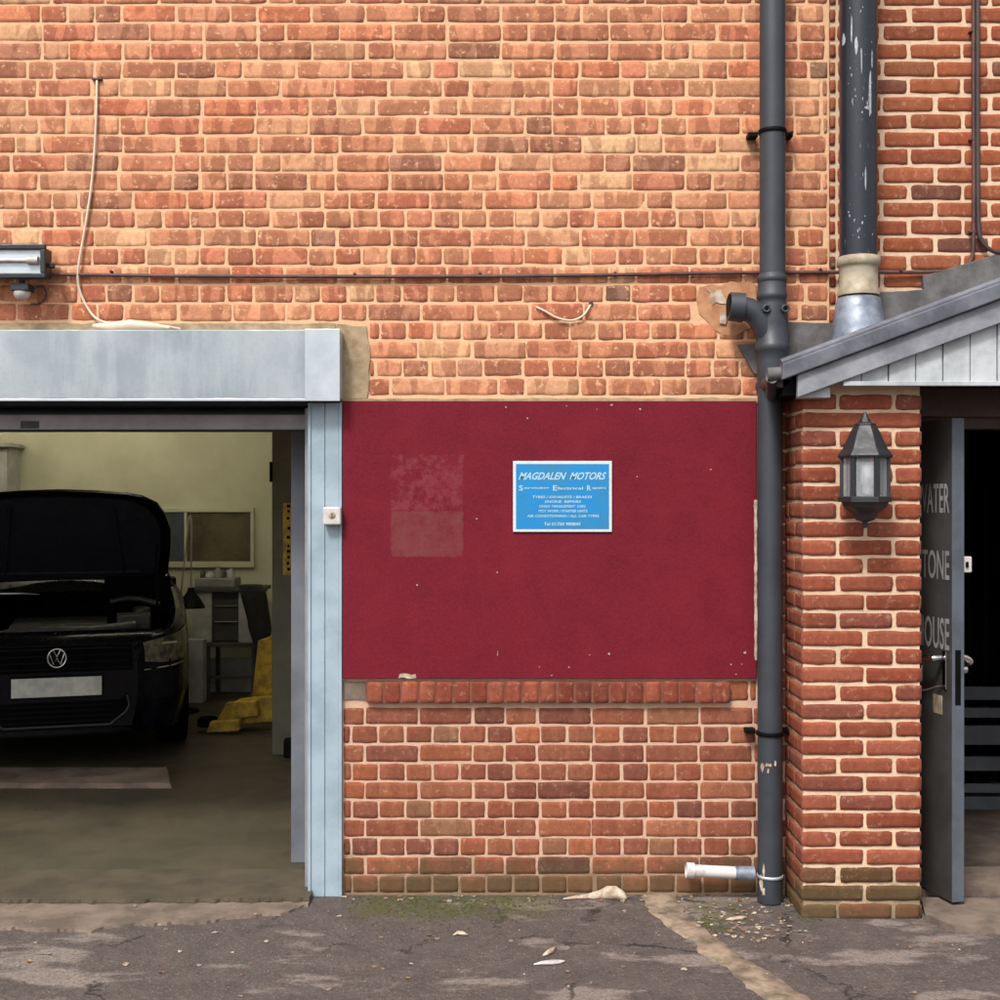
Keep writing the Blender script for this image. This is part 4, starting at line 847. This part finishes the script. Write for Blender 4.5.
for k in range(4): z = .60+k*.037; b.tube([(-.44, -.004, z), (0, -.018, z), (.44, -.004, z)], .007, M['trim'], 8, True, 1)
b.box((-.43, -.006, .58), (.43, .004, .73), M['rubber']); b.build('grille', car)
b = MB(); b.prism([(-.36, .41), (.36, .41), (.40, .45), (.42, .37), (.30, .275), (-.30, .275), (-.42, .37), (-.40, .45)], -.010, .004, M['rubber'])
for k in range(4): z = .30+k*.03; b.tube([(-.32, -.014, z), (.32, -.014, z)], .006, M['trim'], 8)
b.build('lower_grille', car)
b = MB(); 
for s_ in (-1, 1): b.tube([(s_*.30, -.016, .275), (s_*.42, -.014, .36), (s_*.40, -.014, .44)], .008, M['darkmetal'], 8, True, 1)
b.tube([(-.30, -.016, .275), (.30, -.016, .275)], .008, M['darkmetal'], 8); b.build('grille_surround', car)
b = MB(); vs = []
for j, (dz, dy) in enumerate(((.26, -.012), (.235, -.03), (.215, -.02), (.20, .05))):
    for i in range(21): x = -.60+1.2*i/20; vs.append((x, dy+.16*abs(x/.62)**3, dz))
b.add(vs, [(j*21+i, j*21+i+1, (j+1)*21+i+1, (j+1)*21+i) for j in range(3) for i in range(20)], M['trim'], smooth=True); b.build('front_spoiler', car)
b = MB(); b.box((-.255, -.034, .447), (.255, -.026, .555), M['plate']); b.build('number_plate', car, .003)
b = MB(); b.box((-.262, -.026, .440), (.262, .0, .562), M['trim']); b.build('plate_holder', car, .004)
b = MB(); n = 28; zc = .665; vs = []; cx = 0
b.tube([(.052*math.cos(2*math.pi*k/n), -.032, zc+.052*math.sin(2*math.pi*k/n)) for k in range(n+1)], .0058, M['chrome'], 8, False)
for p in (((-.020, .044), (0, .008), (.020, .044)), ((-.042, .026), (-.020, -.036), (0, .000), (.020, -.036), (.042, .026))): b.tube([(x, -.032, zc+z) for x, z in p], .0045, M['chrome'], 8)
b.lathe([(.05, .018), (.05, .028), (.0, .030)], (0, 0, zc), M['trim'], 24, 'y'); b.build('badge', car)
b = MB()
for s_ in (-1, 1): b.tube([(s_*.50, -.0+.008, .575), (s_*.66, .045, .59), (s_*.735, .14, .60)], .006, M['chrome'], 8, True, 1)
b.build('bumper_trim', car)
del car['_local']
# ================================================================ GARAGE INTERIOR
a = P(178, 784, 1.74); b = MB()
b.add([(-4.6, 1.74, .022), (-1.765, 1.74, .022), (-1.90, 2.18, .022), (-4.6, 2.18, .022), (-4.6, 1.76, .05), (-1.785, 1.76, .05), (-1.91, 2.16, .05), (-4.6, 2.16, .05)], [(0, 1, 2, 3), (4, 5, 6, 7), (0, 1, 5, 4), (1, 2, 6, 5), (2, 3, 7, 6), (3, 0, 4, 7)], M['stone'])
tag(b.build('floor_board', None, .004), 'pale flat board lying on the garage floor in front of the car', 'board')
# two-post lift: column with sticker, yellow arm
lf = thing('vehicle_lift', 'grey vehicle lift column with yellow sticker and yellow folded arm', 'vehicle lift', (-1.35, 2.7, .02))
M['liftgrey'] = simple('lift_grey', pc(120, 118, 96), .6, scale=4, bs=.06)
yl_ = 2.65; A = P(272, 0, yl_); B = P(292.5, 0, yl_)
b = MB(); b.box((A.x, yl_, .02), (B.x, yl_+.2, 2.75), M['liftgrey']); b.box((B.x, yl_+.03, .02), (B.x+.12, yl_+.2, 2.75), M['liftgrey']); b.build('column', lf, .004)
b = MB(); q0, q1 = P(283, 503, yl_), P(291.8, 575, yl_); b.box((q0.x, yl_-.003, q1.z), (q1.x, yl_-.0005, q0.z), M['yellow']); stk = b.build('sticker', lf); stk['label'] = 'yellow vertical sticker with small dark marks'
b = MB()
for i, yy in enumerate((506, 511, 518, 528, 537, 546, 551, 557, 563, 569)): q_ = P(288.5, yy, yl_); b.box((q_.x-.010+.004*(i % 2), yl_-.005, q_.z-.010), (q_.x+.012-.003*(i % 3), yl_-.0035, q_.z+.008), M['trim'])
b.build('marks', stk)
b = MB(); q_ = P(283, 740, 2.55); b.box((q_.x, 2.56, .02), (q_.x+.11, 2.64, .13), M['trim']); b.build('foot', lf, .008)
b = MB(); b.box((A.x+.0, yl_-.02, P(0, 482, yl_).z), (A.x-.012, yl_+.02, P(0, 462, yl_).z), M['trim']); b.build('limit_switch', lf)
b = MB(); ya = 3.3
def pp(l, y0, y1, m): pxprism(b, l, y0, y1, m, y0)
pp([(258, 641), (272, 636), (272, 705), (252, 706), (252, 697)], 3.62, 3.68, M['yellow']); b.build('arm_gusset', lf, .004)
b = MB(); pp([(236, 701), (273, 697), (273, 722), (232, 724)], 3.46, 3.58, M['yellow']); b.build('arm', lf, .006)
b = MB(); pp([(226, 703), (256, 701), (258, 716), (216, 722)], 3.38, 3.45, M['yellow']); b.build('arm', lf, .006)
b = MB(); pp([(210, 722), (239, 720), (239, 731), (206, 733)], 3.30, 3.37, M['yellow']); b.build('arm', lf, .006)
b = MB(); b.lathe([(.07, .06), (.07, .11), (.05, .12)], P(208, 0, 3.42).xy.to_3d(), M['rubber'], 20); b.build('lift_pad', lf)
# table with cabinet
yt = 4.75; tb = thing('work_table', 'small dark metal table against the back wall of the garage', 'table', P(228, 695, yt))
def T_(x, y, yy=yt): return P(x, y, yy)
M['tabledark'] = simple('table_dark', (.07, .065, .055, 1), .6, bs=.1)
b = MB(); A, B = T_(192, 647), T_(262, 643); b.box((A.x, yt, A.z), (B.x, yt+.42, B.z), M['tabledark']); b.build('tabletop', tb, .004)
for x in (205, 251):
    for dy in (.02, .37):
        b = MB(); q_ = T_(x, 650); b.box((q_.x, yt+dy, .02), (q_.x+.03, yt+dy+.03, A.z), M['tabledark']); b.build('leg', tb, .002)
b = MB(); q_ = T_(205, 678); b.box((q_.x+.03, yt+.025, q_.z-.012), (T_(251, 0).x, yt+.045, q_.z+.012), M['tabledark']); b.build('stretcher', tb)
cb = thing('open_cabinet', 'low cabinet with two pale side panels and dark middle standing on the table', 'cabinet', T_(225, 643))
b = MB(); b.prism([(T_(192, 643).x, T_(0, 642.5).z), (T_(211, 0).x, T_(0, 642.5).z), (T_(211, 0).x, T_(0, 592).z), (T_(192, 0).x, T_(0, 592).z)], yt+.02, yt+.05, M['gwhite']); b.build('side_panel', cb)
b = MB(); b.prism([(T_(238, 643).x, T_(0, 642.5).z), (T_(259, 0).x, T_(0, 642.5).z), (T_(250, 0).x, T_(0, 612).z), (T_(244, 0).x, T_(0, 592).z), (T_(238, 0).x, T_(0, 592).z)], yt+.02, yt+.05, M['gwhite']); b.build('side_panel', cb)
b = MB(); b.box((T_(211, 0).x, yt+.06, T_(0, 642).z), (T_(238, 0).x, yt+.35, T_(0, 592).z), M['tabledark']); b.box((T_(192, 0).x, yt+.051, T_(0, 642).z), (T_(211, 0).x, yt+.35, T_(0, 592).z), M['tabledark'])
for yy in (606, 622): b.box((T_(213, 0).x, yt+.045, T_(0, yy+1).z), (T_(236, 0).x, yt+.06, T_(0, yy).z), M['rail'])
b.build('carcass', cb, .003)
b = MB(); b.box((T_(190, 0).x, yt+.0, T_(0, 592).z+.001), (T_(262, 0).x, yt+.38, T_(0, 588).z), M['tabledark']); b.build('cabinet_top', cb, .003)
tr = MB(); A, B = T_(193, 588), T_(233, 577)
tr.box((A.x, yt+.05, A.z+.002), (B.x, yt+.3, B.z-.015), M['rail']); tro = tag(tr.build('tool_tray', None, .006), 'grey tray of oddments on top of the open cabinet', 'tray')
for i, (x, r, h) in enumerate(((198, .02, .07), (206, .03, .05), (214, .025, .09), (220, .018, .06), (227, .03, .07))):
    b = MB(); q_ = T_(x, 580); b.lathe([(r, 0), (r, h*.7), (r*.5, h*.85), (r*.5, h)], (q_.x, yt+.15, B.z-.014), [M['tabledark'], M['gwhite'], M['rail']][i % 3], 14)
    tag(b.build('tin'), ['leftmost small dark tin on the tray', 'squat pale tin second from the left on the tray', 'tallest grey tin in the middle of the tray', 'thin dark tin right of the tallest one', 'pale tin at the right end of the tray'][i], 'tin', 'tins on the tool tray')
# black coat over a chair back
ct = MB(); prof = [(585, 238, 262), (592, 240, 266), (602, 243, 268), (615, 246, 269), (628, 249, 271), (642, 253, 270), (655, 256, 268), (668, 259, 266), (682, 260, 264), (692, 260, 262)]
yk = 4.45; n = 14; vs = []
for (yy, x0, x1) in prof:
    cxx, w = (x0+x1)/2, (x1-x0)/2
    for k in range(n): an = 2*math.pi*k/n; p = P(cxx+w*math.cos(an), yy, yk); p.y = yk+math.sin(an)*.10*(1+.25*noise.noise(Vector((yy*.1, k, 0)))); p.x += .012*noise.noise(Vector((yy*.09, k*.9, 4))); vs.append(p)
L = len(prof); ct.add(vs, [(i*n+k, i*n+(k+1) % n, (i+1)*n+(k+1) % n, (i+1)*n+k) for i in range(L-1) for k in range(n)]+[tuple(range(n)), tuple(range((L-1)*n, L*n))], simple('black_cloth', (.018, .017, .018, 1), .9, bs=.4), smooth=True)
tag(ct.build('coat'), 'black coat hanging down at the right of the table by the yellow lift arm', 'coat')
cs = MB(); q_ = P(254, 0, 4.6); cs.tube([(q_.x, 4.62, .02), (q_.x, 4.62, P(0, 590, 4.6).z)], .014, M['tabledark'], 10); cs.tube([(q_.x-.1, 4.62, P(0, 590, 4.6).z), (q_.x+.1, 4.62, P(0, 590, 4.6).z)], .012, M['tabledark'], 10)
for a_ in (0, 2.1, 4.2): cs.tube([(q_.x, 4.62, .10), (q_.x+.15*math.cos(a_), 4.62+.15*math.sin(a_), .03)], .012, M['tabledark'], 8)
tag(cs.build('coat_stand'), 'thin dark stand behind the hanging black coat', 'coat stand')
# work lamp
wl = thing('work_lamp', 'black cone shaded work lamp on a thin bent arm beside the car', 'lamp', P(183, 690, 4.2)); yw = 4.2
b = MB(); q_ = P(191, 608, yw); s_ = (5+yw)/1250
b.lathe([(14*s_, 0), (13*s_, .02), (9*s_, .07), (4*s_, .12), (3*s_, .15)], (q_.x, yw, q_.z), M['trim'], 20, cap=False); b.lathe([(13.5*s_, .002), (12.5*s_, .02), (8*s_, .07), (3*s_, .12)], (q_.x, yw, q_.z), M['trim'], 20); b.build('lamp_shade', wl)
b = MB(); b.tube([P(184, 693, yw), P(178, 640, yw), P(180, 600, yw), P(186, 550, yw), P(189, 512, yw), P(192, 520, yw), P(191, 560, yw), P(191, 592, yw)], .007, M['rail'], 8, True, 2); b.build('lamp_arm', wl)
b = MB(); b.lathe([(.11, .02), (.11, .035), (.02, .05)], (P(184, 0, yw).x, yw, 0), M['trim'], 20); b.build('lamp_base', wl)
b = MB(); A, B = P(186, 640, 4.6), P(203, 693, 4.6); b.box((A.x, 4.6, .02), (B.x, 4.72, A.z), M['gwhite']); tag(b.build('storage_box', None, .004), 'pale upright box left of the dark table legs', 'box')
b = MB(); A, B = P(203, 660, 5.1), P(250, 690, 5.1); b.box((A.x, 5.15, .02), (B.x, 5.25, A.z), M['gwhite']); tag(b.build('leaning_panel', None, .003), 'dull pale panel on the floor behind the table legs', 'panel')
# ================================================================ WORLD, LIGHT, CAMERA
w = bpy.data.worlds.new('World'); S.world = w; w.use_nodes = True; nt = w.node_tree
bg = nt.nodes['Background']; sky = nt.nodes.new('ShaderNodeTexSky'); sky.sky_type = 'NISHITA'; sky.sun_disc = False
EL, AZ = R(52), R(205)
sky.sun_elevation = EL; sky.sun_rotation = AZ; sky.dust_density = 4; sky.air_density = 1
hs = nt.nodes.new('ShaderNodeHueSaturation'); hs.inputs['Saturation'].default_value = .22; nt.links.new(sky.outputs[0], hs.inputs['Color'])
nt.links.new(hs.outputs[0], bg.inputs['Color']); bg.inputs['Strength'].default_value = .13
sun = bpy.data.lights.new('sun', 'SUN'); sun.energy = 1.9; sun.angle = R(10); sun.color = (1, .96, .9)
so = bpy.data.objects.new('sun', sun); COL.objects.link(so)
dv = Vector((math.sin(AZ)*math.cos(EL), math.cos(AZ)*math.cos(EL), math.sin(EL))); so.rotation_euler = dv.to_track_quat('Z', 'Y').to_euler(); so.location = dv*20
cam = bpy.data.cameras.new('camera'); co = bpy.data.objects.new('camera', cam); COL.objects.link(co); S.camera = co
co.location = (0, -D, CZ); co.rotation_euler = (R(90), 0, 0); cam.sensor_width = 36; cam.lens = 36*1250/1000; cam.clip_end = 300; cam.clip_start = .05
vs_ = S.view_settings; vs_.view_transform = 'Standard'; vs_.look = 'None'; vs_.gamma = 1; vs_.use_curve_mapping = False; vs_.exposure = 0.62
